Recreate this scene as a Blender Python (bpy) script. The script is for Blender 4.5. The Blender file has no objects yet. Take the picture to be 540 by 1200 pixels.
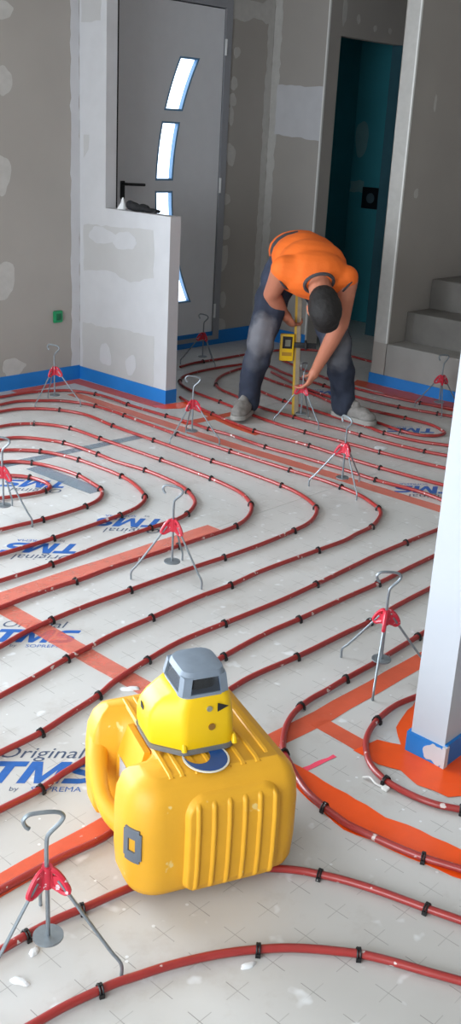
import bpy, bmesh, math, random
from mathutils import Vector, Matrix, noise as mnoise
random.seed(7)
SC = bpy.context.scene
COL = SC.collection
# ------------------------------------------------------------------ camera, world, lights, exposure
# metres; +X runs along the left-hand outside wall towards the stairs, +Y runs towards that wall; the camera stands at the origin
CAM_H = 1.4998
F_PX, PITCH, ROLL, YAW = 1198.14, 0.359007, 0.053448, 0.834211
_c, _s = math.cos(YAW), math.sin(YAW)
def room_dir(v): return Vector((v[0]*_c + v[1]*_s, -v[0]*_s + v[1]*_c, v[2]))
_fw = Vector((0, math.cos(PITCH), -math.sin(PITCH))); _r = Vector((1, 0, 0)); _u = Vector((0, math.sin(PITCH), math.cos(PITCH)))
_r2 = room_dir(math.cos(ROLL)*_r + math.sin(ROLL)*_u); _u2 = room_dir(-math.sin(ROLL)*_r + math.cos(ROLL)*_u); _f2 = room_dir(_fw)
cam = bpy.data.cameras.new('camera'); cam_o = bpy.data.objects.new('camera', cam); COL.objects.link(cam_o)
cam.sensor_fit = 'VERTICAL'; cam.sensor_height = 36.0; cam.lens = F_PX/1200*36.0; cam.clip_start = 0.05
cam_o.matrix_world = Matrix(((_r2.x, _u2.x, -_f2.x, 0), (_r2.y, _u2.y, -_f2.y, 0), (_r2.z, _u2.z, -_f2.z, CAM_H), (0, 0, 0, 1)))
SC.camera = cam_o
SC.view_settings.view_transform = 'Standard'; SC.view_settings.look = 'None'
SC.view_settings.gamma = 1.0; SC.view_settings.use_curve_mapping = False
SC.view_settings.exposure = 0.2
w = bpy.data.worlds.new('world'); SC.world = w; w.use_nodes = True
w.node_tree.nodes['Background'].inputs[0].default_value = (0.80, 0.90, 1.0, 1)
w.node_tree.nodes['Background'].inputs[1].default_value = 1.6
def area_light(name, loc, aim, sx, sy, power, color, spread=180):
    l = bpy.data.lights.new(name, 'AREA'); l.shape = 'RECTANGLE'; l.size = sx; l.size_y = sy; l.energy = power; l.color = color
    l.spread = math.radians(spread)
    o = bpy.data.objects.new(name, l); COL.objects.link(o); o.location = loc
    o.rotation_euler = (Vector(aim)-Vector(loc)).to_track_quat('-Z', 'Y').to_euler()
    return o
# daylight entering through the patio window in the left wall and the wide glazing behind the camera
area_light('daylight_patio', (0.85, 5.15, 1.25), (0.85, 0, 0.8), 2.3, 2.1, 255, (0.82, 0.91, 1.0))
area_light('daylight_glazing', (-2.45, 1.2, 1.35), (2.0, 1.2, 0.9), 3.6, 2.1, 185, (0.88, 0.94, 1.0))

# ------------------------------------------------------------------ helpers
def lin(c):
    out = []
    for v in c[:3]:
        v = v/255.0
        out.append(v/12.92 if v <= 0.04045 else ((v+0.055)/1.055)**2.4)
    return (*out, 1.0)
MATS = {}
def nodes_of(m):
    nt = m.node_tree; return nt, nt.nodes, nt.links
def mat(name, color, rough=0.6, metal=0.0, var=0.06, scale=12.0, bump=0.0, bscale=60.0, spec=None, alpha=None, splash=None, emit=None):
    """procedural principled material: colour with noise variation, optional relief, optional pale plaster splashes"""
    if name in MATS: return MATS[name]
    m = bpy.data.materials.new(name); m.use_nodes = True; MATS[name] = m
    nt, N, L = nodes_of(m); b = N['Principled BSDF']
    b.inputs['Roughness'].default_value = rough; b.inputs['Metallic'].default_value = metal
    if spec is not None: b.inputs['Specular IOR Level'].default_value = spec
    geo = N.new('ShaderNodeNewGeometry')
    nz = N.new('ShaderNodeTexNoise'); nz.inputs['Scale'].default_value = scale; nz.inputs['Detail'].default_value = 4
    L.new(geo.outputs['Position'], nz.inputs['Vector'])
    mx = N.new('ShaderNodeMix'); mx.data_type = 'RGBA'
    lc = lin(color)
    mx.inputs[6].default_value = tuple(max(0, v*(1-var*2)) for v in lc[:3]) + (1,)
    mx.inputs[7].default_value = tuple(min(1, v*(1+var*2)) for v in lc[:3]) + (1,)
    L.new(nz.outputs['Fac'], mx.inputs[0]); out = mx.outputs[2]
    if splash:
        sc_, thr, scol = splash
        n2 = N.new('ShaderNodeTexNoise'); n2.inputs['Scale'].default_value = sc_; n2.inputs['Detail'].default_value = 3
        L.new(geo.outputs['Position'], n2.inputs['Vector'])
        rp = N.new('ShaderNodeValToRGB'); rp.color_ramp.elements[0].position = thr; rp.color_ramp.elements[1].position = thr+0.03
        L.new(n2.outputs['Fac'], rp.inputs[0])
        m2 = N.new('ShaderNodeMix'); m2.data_type = 'RGBA'; L.new(rp.outputs[0], m2.inputs[0]); L.new(out, m2.inputs[6])
        m2.inputs[7].default_value = lin(scol); out = m2.outputs[2]
    L.new(out, b.inputs['Base Color'])
    if bump:
        n3 = N.new('ShaderNodeTexNoise'); n3.inputs['Scale'].default_value = bscale; n3.inputs['Detail'].default_value = 5
        L.new(geo.outputs['Position'], n3.inputs['Vector'])
        bp = N.new('ShaderNodeBump'); bp.inputs['Strength'].default_value = bump; bp.inputs['Distance'].default_value = 0.004
        L.new(n3.outputs['Fac'], bp.inputs['Height']); L.new(bp.outputs[0], b.inputs['Normal'])
    if alpha is not None: b.inputs['Alpha'].default_value = alpha
    if emit is not None:
        b.inputs['Emission Color'].default_value = lin(emit[0]); b.inputs['Emission Strength'].default_value = emit[1]
    return m
def tag(o, label=None, cat=None, group=None, kind=None):
    if label: o['label'] = label
    if cat: o['category'] = cat
    if group: o['group'] = group
    if kind: o['kind'] = kind
    return o
def me_of(name, vs, fs, smooth=False, angle=None):
    me = bpy.data.meshes.new(name); me.from_pydata([tuple(v) for v in vs], [], fs); me.update()
    bm = bmesh.new(); bm.from_mesh(me); bmesh.ops.recalc_face_normals(bm, faces=bm.faces)
    if smooth:
        for f in bm.faces: f.smooth = True
        if angle:
            for e in bm.edges:
                if len(e.link_faces) == 2 and e.calc_face_angle(0) > math.radians(angle): e.smooth = False
    bm.to_mesh(me); bm.free(); return me
def put(name, me, m, parent=None):
    o = bpy.data.objects.new(name, me); COL.objects.link(o)
    if m is not None and not me.materials: me.materials.append(m)
    if parent is not None: o.parent = parent
    return o
def mo(name, vf, m, parent=None, smooth=False, angle=40):
    return put(name, me_of(name, vf[0], vf[1], smooth, angle), m, parent)
def empty(name, loc=(0, 0, 0), rz=0.0, parent=None):
    o = bpy.data.objects.new(name, None); COL.objects.link(o); o.location = loc; o.rotation_euler = (0, 0, rz); o.empty_display_size = 0.1
    if parent is not None: o.parent = parent
    return o
def join(*vfs):
    vs, fs = [], []
    for v, f in vfs:
        k = len(vs); vs += list(v); fs += [tuple(i+k for i in q) for q in f]
    return vs, fs
def xf(vf, M): return [M @ Vector(v) for v in vf[0]], vf[1]
def box(x0, x1, y0, y1, z0, z1, bev=0.0, seg=2):
    vs = [(x, y, z) for x in (x0, x1) for y in (y0, y1) for z in (z0, z1)]
    fs = [(0, 1, 3, 2), (4, 6, 7, 5), (0, 4, 5, 1), (2, 3, 7, 6), (0, 2, 6, 4), (1, 5, 7, 3)]
    if bev <= 0: return vs, fs
    bm = bmesh.new(); bv = [bm.verts.new(v) for v in vs]
    for f in fs: bm.faces.new([bv[i] for i in f])
    bmesh.ops.recalc_face_normals(bm, faces=bm.faces)
    bmesh.ops.bevel(bm, geom=list(bm.edges), offset=bev, segments=seg, affect='EDGES', profile=0.6)
    bm.verts.index_update(); r = [tuple(v.co) for v in bm.verts], [tuple(v.index for v in f.verts) for f in bm.faces]
    bm.free(); return r
def catmull(pts, n=6):
    P = [Vector(p) for p in pts]; P = [2*P[0]-P[1]] + P + [2*P[-1]-P[-2]]; out = []
    for i in range(1, len(P)-2):
        p0, p1, p2, p3 = P[i-1:i+3]
        # centripetal parametrisation keeps uneven spacing free of loops
        t0 = 0.0; t1 = t0+max(1e-5, (p1-p0).length)**.5; t2 = t1+max(1e-5, (p2-p1).length)**.5; t3 = t2+max(1e-5, (p3-p2).length)**.5
        for k in range(n):
            t = t1+(t2-t1)*k/n
            a1 = (t1-t)/(t1-t0)*p0+(t-t0)/(t1-t0)*p1; a2 = (t2-t)/(t2-t1)*p1+(t-t1)/(t2-t1)*p2; a3 = (t3-t)/(t3-t2)*p2+(t-t2)/(t3-t2)*p3
            b1 = (t2-t)/(t2-t0)*a1+(t-t0)/(t2-t0)*a2; b2 = (t3-t)/(t3-t1)*a2+(t-t1)/(t3-t1)*a3
            out.append((t2-t)/(t2-t1)*b1+(t-t1)/(t2-t1)*b2)
    out.append(P[-2]); return out
def tube(pts, r, n=8, caps=True):
    P = [Vector(p) for p in pts]; rr = r if isinstance(r, (list, tuple)) else [r]*len(P)
    vs, fs = [], []; nrm = None
    for i, p in enumerate(P):
        t = (P[min(i+1, len(P)-1)]-P[max(i-1, 0)]).normalized()
        if nrm is None:
            nrm = t.orthogonal().normalized()
        else:
            nrm = (nrm-t*nrm.dot(t)); nrm = nrm.normalized() if nrm.length > 1e-6 else t.orthogonal().normalized()
        b = t.cross(nrm)
        for k in range(n):
            a = 2*math.pi*k/n; vs.append(p+(nrm*math.cos(a)+b*math.sin(a))*rr[i])
    for i in range(len(P)-1):
        for k in range(n):
            a, b2 = i*n+k, i*n+(k+1) % n; fs.append((a, b2, b2+n, a+n))
    if caps: fs.append(tuple(range(n-1, -1, -1))); fs.append(tuple(range(len(vs)-n, len(vs))))
    return vs, fs
def cyl(c, r, z0, z1, n=20, r2=None):
    r2 = r if r2 is None else r2
    vs = [(c[0]+r*math.cos(2*math.pi*k/n), c[1]+r*math.sin(2*math.pi*k/n), z0) for k in range(n)]
    vs += [(c[0]+r2*math.cos(2*math.pi*k/n), c[1]+r2*math.sin(2*math.pi*k/n), z1) for k in range(n)]
    fs = [(k, (k+1) % n, n+(k+1) % n, n+k) for k in range(n)] + [tuple(range(n-1, -1, -1)), tuple(range(n, 2*n))]
    return vs, fs
def loft(rings, cap=True):
    n = len(rings[0]); vs = [v for r in rings for v in r]; fs = []
    for i in range(len(rings)-1):
        for k in range(n):
            a, b = i*n+k, i*n+(k+1) % n; fs.append((a, b, b+n, a+n))
    if cap: fs.append(tuple(range(n-1, -1, -1))); fs.append(tuple(range(len(vs)-n, len(vs))))
    return vs, fs
def round_poly(pts, seg=6):
    """pts: (x, y, radius) polygon -> outline with rounded corners (convex or concave)"""
    out = []; n = len(pts)
    for i in range(n):
        p = Vector(pts[i][:2]); a = Vector(pts[i-1][:2]); b = Vector(pts[(i+1) % n][:2]); r = pts[i][2]
        d1 = (a-p).normalized(); d2 = (b-p).normalized(); half = max(0.05, d1.angle(d2)/2)
        if r < 1e-4: out += [p]*1; continue
        t = min(r/math.tan(half), (a-p).length*.49, (b-p).length*.49); r = t*math.tan(half)
        c = p+(d1+d2).normalized()*(r/math.sin(half)); s, e = p+d1*t-c, p+d2*t-c
        ang = s.angle(e); sg = 1 if s.x*e.y-s.y*e.x > 0 else -1
        for k in range(seg+1):
            th = sg*ang*k/seg; out.append(c+Vector((s.x*math.cos(th)-s.y*math.sin(th), s.x*math.sin(th)+s.y*math.cos(th))))
    return out
def plate(outer, holes, z0, z1):
    """flat plate in XY with holes, extruded from z0 to z1"""
    bm = bmesh.new(); edges = []
    for loop in [outer]+holes:
        vv = [bm.verts.new((p[0], p[1], z0)) for p in loop]
        edges += [bm.edges.new((vv[i], vv[(i+1) % len(vv)])) for i in range(len(vv))]
    bmesh.ops.triangle_fill(bm, use_beauty=True, use_dissolve=False, edges=edges)
    r = bmesh.ops.extrude_face_region(bm, geom=list(bm.faces))
    for v in [g for g in r['geom'] if isinstance(g, bmesh.types.BMVert)]: v.co.z = z1
    bm.verts.index_update(); vf = [tuple(v.co) for v in bm.verts], [tuple(v.index for v in f.verts) for f in bm.faces]
    bm.free(); return vf
def on_y(vf, y):   # plate in (x, z) standing in a wall plane y = const: plate z becomes -y offset (towards the room)
    return [(v[0], y-v[2], v[1]) for v in vf[0]], vf[1]
def on_x(vf, x):   # plate in (y, z): plate z becomes -x offset
    return [(x-v[2], v[0], v[1]) for v in vf[0]], vf[1]
def ragged(poly, amp, step=0.03, seed=0):
    """polygon outline with a hand-troweled edge"""
    rnd = random.Random(seed); out = []; n = len(poly)
    for i in range(n):
        a, b = Vector(poly[i]), Vector(poly[(i+1) % n]); L = (b-a).length; k = max(1, int(L/step))
        nn = Vector((-(b-a).y, (b-a).x)).normalized()
        for j in range(k): out.append(a+(b-a)*(j/k)+nn*rnd.uniform(-amp, amp))
    return out
def oval(cx, cz, rx, rz, seed=0, n=14, amp=.22):
    rnd = random.Random(seed); n = 30; ph = [(j, rnd.uniform(0, 6.28), amp*rnd.uniform(.3, 1)/j**.8) for j in (2, 3, 4, 6, 9)]
    f = lambda a: 1+sum(w_*math.sin(j*a+p) for j, p, w_ in ph)
    return [Vector((cx+rx*math.cos(2*math.pi*k/n)*f(2*math.pi*k/n), cz+rz*math.sin(2*math.pi*k/n)*f(2*math.pi*k/n))) for k in range(n)]
def copy_tree(o, parent=None):
    c = o.copy(); COL.objects.link(c)
    if parent is not None: c.parent = parent
    for ch in list(o.children): copy_tree(ch, c)
    return c
PIPES = {
 'P1': ([(2.813,4.771),(3.263,4.763),(3.437,4.759),(3.586,4.715),(3.687,4.644),(3.745,4.504),(3.754,4.34),(3.744,4.219),(3.752,3.912),(3.763,3.724),(3.755,3.588),(3.765,3.443),(3.752,3.189),(3.771,2.945),(3.779,2.705),(3.773,2.527),(3.797,2.32),(3.789,2.225),(3.775,2.152)],
   [(3.757,4.51),(3.739,4.213),(3.753,3.913),(3.761,3.595),(3.747,3.185),(3.783,2.535)]),
 'P2': ([(2.718,4.601),(3.167,4.625),(3.285,4.631),(3.41,4.563),(3.501,4.487),(3.549,4.394),(3.573,4.297),(3.579,4.137),(3.574,4.054),(3.553,3.621),(3.558,3.248),(3.567,2.871),(3.574,2.685),(3.563,2.565),(3.539,2.44),(3.493,2.338),(3.461,2.283),(3.422,2.249),(3.37,2.221),(3.264,2.183),(3.151,2.175),(3.066,2.163),(2.899,2.169),(2.568,2.179),(2.412,2.169),(2.249,2.174),(2.035,2.164),(1.877,2.158),(1.791,2.147),(1.663,2.13),(1.529,2.105),(1.399,2.084),(0.955,2.013)],
   [(3.58,4.305),(3.569,4.048),(3.55,3.615),(3.543,3.252),(3.562,2.867),(3.559,2.562),(3.469,2.296),(3.261,2.185),(2.896,2.165),(2.418,2.167),(2.036,2.167),(1.663,2.128)]),
 'P3': ([(2.638,4.552),(3.086,4.508),(3.189,4.498),(3.287,4.438),(3.364,4.349),(3.415,4.192),(3.393,3.938),(3.385,3.616),(3.383,3.49),(3.375,3.193),(3.381,3.081),(3.367,2.752),(3.338,2.616),(3.284,2.5),(3.249,2.456),(3.197,2.419),(3.103,2.377),(2.983,2.36),(2.783,2.349),(2.605,2.351),(2.435,2.361),(2.171,2.366),(2.056,2.366),(1.91,2.367),(1.784,2.359),(1.682,2.347),(1.563,2.319),(1.124,2.219)],
   [(3.368,4.347),(3.387,3.934),(3.38,3.611),(3.375,3.193),(3.371,2.756),(3.263,2.477),(2.979,2.357),(2.575,2.349),(2.121,2.367),(1.787,2.359)]),
 'P4': ([(2.472,4.307),(2.921,4.271),(2.995,4.264),(3.092,4.213),(3.147,4.141),(3.187,4.033),(3.191,3.8),(3.193,3.688),(3.195,3.357),(3.185,3.016),(3.168,2.881),(3.151,2.808),(3.112,2.727),(3.066,2.663),(3.008,2.613),(2.924,2.567),(2.848,2.544),(2.804,2.538),(2.614,2.539),(2.374,2.545),(2.213,2.549),(2.041,2.541),(1.971,2.545),(1.828,2.544),(1.714,2.537),(1.265,2.509)],
   [(3.089,4.216),(3.184,4.026),(3.195,3.808),(3.191,3.353),(3.185,3.008),(3.069,2.674),(2.842,2.542),(2.54,2.539),(2.031,2.535)]),
 'P5': ([(2.366,4.225),(2.795,4.09),(2.857,4.071),(2.907,4.034),(2.956,3.96),(3.003,3.851),(3.015,3.606),(3.01,3.476),(3.031,3.291),(3.025,3.142),(3.005,3.025),(2.961,2.918),(2.913,2.847),(2.855,2.801),(2.783,2.764),(2.711,2.747),(2.603,2.745),(2.375,2.738),(2.207,2.722),(2.013,2.708),(1.834,2.709),(1.384,2.71)],
   [(3.008,3.857),(3.015,3.606),(3.027,3.287),(2.976,2.955),(2.785,2.761),(2.552,2.733),(2.051,2.709)]),
 'P6': ([(2.308,4.177),(2.687,3.935),(2.754,3.892),(2.829,3.808),(2.868,3.711),(2.89,3.594),(2.895,3.461),(2.891,3.293),(2.862,3.175),(2.813,3.064),(2.777,3.011),(2.735,2.978),(2.673,2.949),(2.6,2.932),(2.534,2.923),(2.348,2.908),(2.207,2.9),(2.078,2.898),(1.966,2.898),(1.516,2.899)],
   [(2.824,3.805),(2.887,3.588),(2.886,3.29),(2.792,3.033),(2.557,2.922),(2.203,2.897)]),
 'P7': ([(2.176,3.977),(2.582,3.784),(2.635,3.759),(2.692,3.691),(2.731,3.581),(2.746,3.415),(2.727,3.304),(2.706,3.22),(2.674,3.169),(2.609,3.119),(2.519,3.093),(2.4,3.082),(2.295,3.082),(2.198,3.09),(2.104,3.097),(1.656,3.133)],
   [(2.691,3.692),(2.749,3.428),(2.708,3.226),(2.519,3.093),(2.305,3.079)]),
 'P8': ([(2.09,3.864),(2.471,3.624),(2.518,3.595),(2.562,3.53),(2.575,3.454),(2.568,3.402),(2.548,3.367),(2.494,3.347),(2.413,3.357),(2.307,3.389),(1.876,3.517)],
   [(2.565,3.528),(2.503,3.347)]),
 'P9': ([(3.699,1.982),(3.449,1.988),(3.229,1.993),(3.03,1.994),(2.832,1.985),(2.647,1.977),(2.468,1.972),(2.26,1.978),(2.182,1.981),(1.987,1.986),(1.836,1.966),(1.688,1.938),(1.601,1.909),(1.477,1.885),(1.371,1.865),(1.243,1.86),(0.793,1.842)],
   [(3.225,1.991),(2.644,1.974),(2.178,1.979),(1.834,1.962),(1.599,1.907),(1.369,1.863)]),
 'P10': ([(3.697,1.849),(3.197,1.843),(2.99,1.841),(2.823,1.836),(2.641,1.84),(2.389,1.841),(2.247,1.846),(2.056,1.834),(1.891,1.815),(1.72,1.778),(1.557,1.735),(1.383,1.694),(1.307,1.686),(1.226,1.672),(1.112,1.672),(0.662,1.673)],
   [(2.815,1.828),(2.386,1.838),(2.032,1.829),(1.222,1.668)]),
 'P11': ([(3.441,1.697),(2.941,1.689),(2.724,1.685),(2.551,1.675),(2.428,1.679),(2.188,1.682),(1.998,1.694),(1.899,1.686),(1.749,1.657),(1.548,1.594),(1.371,1.493),(1.249,1.437),(1.1,1.448),(0.96,1.453),(0.51,1.472)],
   [(2.546,1.674),(2.186,1.679)]),
 'P12': ([(3.129,1.527),(2.629,1.511),(2.438,1.504),(2.354,1.5),(2.195,1.501),(2.101,1.498),(2.032,1.498),(1.978,1.492),(1.926,1.479),(1.875,1.457),(1.822,1.422),(1.777,1.384),(1.748,1.339),(1.717,1.29),(1.688,1.232),(1.67,1.165),(1.663,1.121),(1.66,1.094),(1.667,1.033),(1.677,0.964),(1.691,0.903),(1.719,0.824),(1.865,0.398)],
   [(2.598,1.51),(2.204,1.499),(1.976,1.489),(1.77,1.376),(1.669,1.164),(1.689,0.902)]),
 'P13': ([(2.764,1.224),(2.27,1.302),(2.187,1.315),(2.107,1.31),(2.038,1.295),(1.977,1.268),(1.936,1.238),(1.892,1.19),(1.867,1.127),(1.864,1.055),(1.877,0.99),(1.904,0.936),(2.105,0.534)],
   [(2.079,1.302),(1.864,1.126),(1.9,0.941)]),
 'P14': ([(0.415,1.336),(0.864,1.316),(0.937,1.313),(0.999,1.306),(1.059,1.293),(1.123,1.282),(1.174,1.27),(1.243,1.242),(1.325,1.195),(1.395,1.136),(1.451,1.074),(1.48,1.027),(1.505,0.977),(1.53,0.911),(1.561,0.809),(1.583,0.741),(1.721,0.313)],
   [(1.043,1.294),(0.928,1.311),(1.477,1.026),(1.558,0.808)]),
 'P15': ([(0.361,1.183),(0.808,1.133),(0.869,1.126),(0.932,1.113),(0.97,1.104),(1.01,1.089),(1.07,1.066),(1.139,1.032),(1.179,1.008),(1.224,0.976),(1.269,0.938),(1.306,0.898),(1.342,0.853),(1.357,0.833),(1.385,0.782),(1.419,0.707),(1.443,0.656),(1.629,0.246)],
   [(1.223,0.974),(1.354,0.833),(0.937,1.109)]),
 'A': ([(4.101,4.165),(4.061,4.06),(3.999,3.83),(3.957,3.643),(3.939,3.532),(3.925,3.42),(3.95,3.066),(3.942,2.829),(3.941,2.66),(3.95,2.458),(3.965,2.276),(3.997,1.877)],
   [(3.986,3.808),(3.916,3.419),(3.948,3.068),(3.938,2.621)]),
 'Z': ([(5.062,4.562),(4.853,4.58),(4.612,4.566),(4.456,4.516),(4.333,4.397),(4.255,4.192),(4.216,3.949),(4.188,3.805),(4.153,3.629),(4.13,3.452),(4.127,3.239),(4.144,2.983),(4.152,2.774),(4.169,2.567),(4.196,2.411),(4.264,2.017)],
   [(4.389,4.455),(4.21,3.944),(4.13,3.239),(4.15,2.767)]),
 'Y': ([(5.107,4.47),(4.961,4.476),(4.768,4.43),(4.61,4.354),(4.497,4.255),(4.432,4.143),(4.39,3.983),(4.319,3.745),(4.312,3.468),(4.311,3.36),(4.325,3.12),(4.324,3.021),(4.327,2.844),(4.352,2.638),(4.383,2.524),(4.489,2.138)],
   [(4.495,4.247),(4.306,3.463),(4.317,3.018),(4.345,2.636)]),
 'E1': ([(4.659,4.741),(4.817,4.773),(5.044,4.764),(5.318,4.765),(5.592,4.74),(5.833,4.619),(5.931,4.38),(5.909,4.091)],
   [(4.921,4.771)]),
 'Y2': ([(4.697,4.224),(4.622,4.035),(4.542,3.739),(4.531,3.58),(4.505,3.348),(4.49,3.1),(4.463,2.967),(4.484,2.753),(4.542,2.623),(4.705,2.257)],
   [(4.463,2.968),(4.536,3.734)]),
 'L': ([(4.904,4.25),(4.854,4.033),(4.817,3.742),(4.747,3.542),(4.651,3.308),(4.598,3.062),(4.575,2.933),(4.588,2.822),(4.658,2.759),(4.737,2.761),(4.773,2.805),(4.817,2.899),(4.82,3.072),(4.797,3.339),(4.846,3.62),(4.914,3.937),(5.058,4.29)],
   [(4.576,2.924),(4.813,3.068)]),
 'Q': ([(5.207,4.56),(5.175,4.392),(5.102,4.202),(5.051,3.841),(4.986,3.519),(5.0,3.239),(5.057,3.011),(5.076,2.928),(5.167,2.538)],
   [(5.0,3.23),(5.048,3.008),(5.039,3.866)]),
 'Q2': ([(5.401,4.495),(5.282,4.168),(5.21,3.896),(5.161,3.655),(5.164,3.431),(5.187,3.213),(5.231,3.024),(5.322,2.634)],
   [(5.187,3.217)]),
}
# ------------------------------------------------------------------ materials
BOARD = mat('plasterboard', (163, 158, 152), .85, var=.04, scale=3, bump=.05, bscale=200)
FILL = mat('joint_filler', (194, 194, 197), .8, var=.04, scale=9, bump=.15, bscale=40)
BEAD = mat('corner_bead_white', (225, 225, 222), .6, var=.02)
TEAL = mat('moisture_board_teal', (48, 136, 150), .7, var=.05, scale=4)
CONC = mat('concrete_step', (112, 109, 105), .9, var=.12, scale=7, bump=.3, bscale=50)
CEIL = mat('ceiling_board', (190, 187, 180), .9, var=.03)
DOORG = mat('door_paint_grey', (224, 226, 231), .55, var=.02)
DARK = mat('dark_rubber', (28, 30, 34), .6)
BLUE = mat('perimeter_foam_blue', (22, 118, 196), .55, var=.05, scale=10)
PIPE = mat('heating_pipe_red', (152, 45, 42), .30, var=.08, scale=30, splash=(38, .67, (205, 192, 188)), spec=.6)
CLIP = mat('clip_black', (18, 18, 20), .45, splash=(60, .68, (190, 190, 190)))
STEEL = mat('galvanised_steel', (138, 146, 152), .4, metal=.65, var=.12, scale=60)
HUB = mat('hub_red_plastic', (196, 38, 60), .4, var=.1, scale=50, splash=(70, .64, (220, 190, 195)))
TAPE_RED = mat('tape_orange_film', (236, 104, 70), .35, var=.07, scale=25, alpha=.62, bump=.2, bscale=90, splash=(22, .7, (225, 200, 190)))
TAPE_PALE = mat('tape_pale_film', (248, 124, 100), .35, var=.10, scale=18, alpha=.42, bump=.2, bscale=90)
TAPE_BRIGHT = mat('tape_bright_orange', (240, 84, 20), .35, var=.06, scale=14, bump=.15, bscale=60)
TAPE_GREY = mat('tape_clear_grey', (130, 152, 170), .3, alpha=.38, var=.08, scale=30)
PRINT = mat('print_blue', (32, 92, 168), .45, var=.12, scale=60)
PRINT_THIN = mat('print_navy', (70, 84, 110), .45)

def film_material():
    m = bpy.data.materials.new('insulation_film'); m.use_nodes = True; nt, N, L = nodes_of(m); b = N['Principled BSDF']
    geo = N.new('ShaderNodeNewGeometry'); sep = N.new('ShaderNodeSeparateXYZ'); L.new(geo.outputs['Position'], sep.inputs[0])
    def M(op, a, b_=None):
        n = N.new('ShaderNodeMath'); n.operation = op
        for i, v in enumerate((a, b_)):
            if v is None: continue
            if isinstance(v, (int, float)): n.inputs[i].default_value = v
            else: L.new(v, n.inputs[i])
        return n.outputs[0]
    def cell(axis, off):
        return M('ABSOLUTE', M('SUBTRACT', M('FRACT', M('ADD', M('DIVIDE', M('SUBTRACT', sep.outputs[axis], off), .1), 100.5)), .5))
    dx, dy = cell(0, .028), cell(1, .0409)
    arm1 = M('MULTIPLY', M('LESS_THAN', dx, .009), M('LESS_THAN', dy, .30))
    arm2 = M('MULTIPLY', M('LESS_THAN', dy, .009), M('LESS_THAN', dx, .30))
    nz = N.new('ShaderNodeTexNoise'); nz.inputs['Scale'].default_value = 14; nz.inputs['Detail'].default_value = 3; L.new(geo.outputs['Position'], nz.inputs['Vector'])
    n1 = N.new('ShaderNodeTexNoise'); n1.inputs['Scale'].default_value = 11; L.new(geo.outputs['Position'], n1.inputs['Vector'])
    a1 = M('MULTIPLY', arm1, M('MULTIPLY', nz.outputs['Fac'], .85)); a2 = M('MULTIPLY', arm2, M('MULTIPLY', n1.outputs['Fac'], 0.5))
    cross = M('MINIMUM', M('MAXIMUM', a1, a2), .8)
    big = N.new('ShaderNodeTexNoise'); big.inputs['Scale'].default_value = 2.2; big.inputs['Detail'].default_value = 6; L.new(geo.outputs['Position'], big.inputs['Vector'])
    base = N.new('ShaderNodeMix'); base.data_type = 'RGBA'; base.inputs[6].default_value = lin((180, 178, 175)); base.inputs[7].default_value = lin((211, 210, 208)); L.new(big.outputs['Fac'], base.inputs[0])
    dirt = N.new('ShaderNodeTexNoise'); dirt.inputs['Scale'].default_value = 5; dirt.inputs['Detail'].default_value = 8; dirt.inputs['Roughness'].default_value = .7; L.new(geo.outputs['Position'], dirt.inputs['Vector'])
    rp0 = N.new('ShaderNodeValToRGB'); rp0.color_ramp.elements[0].position = .55; rp0.color_ramp.elements[1].position = .75; L.new(dirt.outputs['Fac'], rp0.inputs[0])
    d1 = N.new('ShaderNodeMix'); d1.data_type = 'RGBA'; L.new(M('MULTIPLY', rp0.outputs[0], .35), d1.inputs[0]); L.new(base.outputs[2], d1.inputs[6]); d1.inputs[7].default_value = lin((150, 136, 124))
    m1 = N.new('ShaderNodeMix'); m1.data_type = 'RGBA'; L.new(cross, m1.inputs[0]); L.new(d1.outputs[2], m1.inputs[6]); m1.inputs[7].default_value = lin((70, 66, 62))
    sp = N.new('ShaderNodeTexNoise'); sp.inputs['Scale'].default_value = 17; sp.inputs['Detail'].default_value = 2; L.new(geo.outputs['Position'], sp.inputs['Vector'])
    rp = N.new('ShaderNodeValToRGB'); rp.color_ramp.elements[0].position = .655; rp.color_ramp.elements[1].position = .74; L.new(sp.outputs['Fac'], rp.inputs[0])
    sp2 = N.new('ShaderNodeTexVoronoi'); sp2.inputs['Scale'].default_value = 16; L.new(geo.outputs['Position'], sp2.inputs['Vector'])
    dots = M('LESS_THAN', sp2.outputs['Distance'], .06)
    m2 = N.new('ShaderNodeMix'); m2.data_type = 'RGBA'; L.new(M('MULTIPLY', M('MAXIMUM', rp.outputs[0], dots), .8), m2.inputs[0]); L.new(m1.outputs[2], m2.inputs[6]); m2.inputs[7].default_value = lin((226, 228, 230))
    L.new(m2.outputs[2], b.inputs['Base Color'])
    b.inputs['Roughness'].default_value = .38
    L.new(M('ADD', M('MULTIPLY', big.outputs['Fac'], .25), .27), b.inputs['Roughness'])
    bp = N.new('ShaderNodeBump'); bp.inputs['Strength'].default_value = .12; bp.inputs['Distance'].default_value = .004; L.new(dirt.outputs['Fac'], bp.inputs['Height']); L.new(bp.outputs[0], b.inputs['Normal'])
    return m
FILM = film_material()

# ------------------------------------------------------------------ floor: slab with insulation boards laid edge to edge
H = 2.6
fl = tag(mo('floor', box(-2.6, 8.2, -2.6, 6.6, -.16, -.04), CONC), kind='structure')
UJ = [1.735+.966*k for k in range(-5, 8)]; VJ = [1.445+1.157*k for k in range(-4, 5)]
bme = None
for i in range(len(UJ)-1):
    for j in range(len(VJ)-1):
        if bme is None: bme = me_of('insulation_board', *box(.001, .965, .001, 1.156, -.04, 0))
        o = put('insulation_board', bme, FILM, fl); o.location = (UJ[i], VJ[j], 0)

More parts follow.
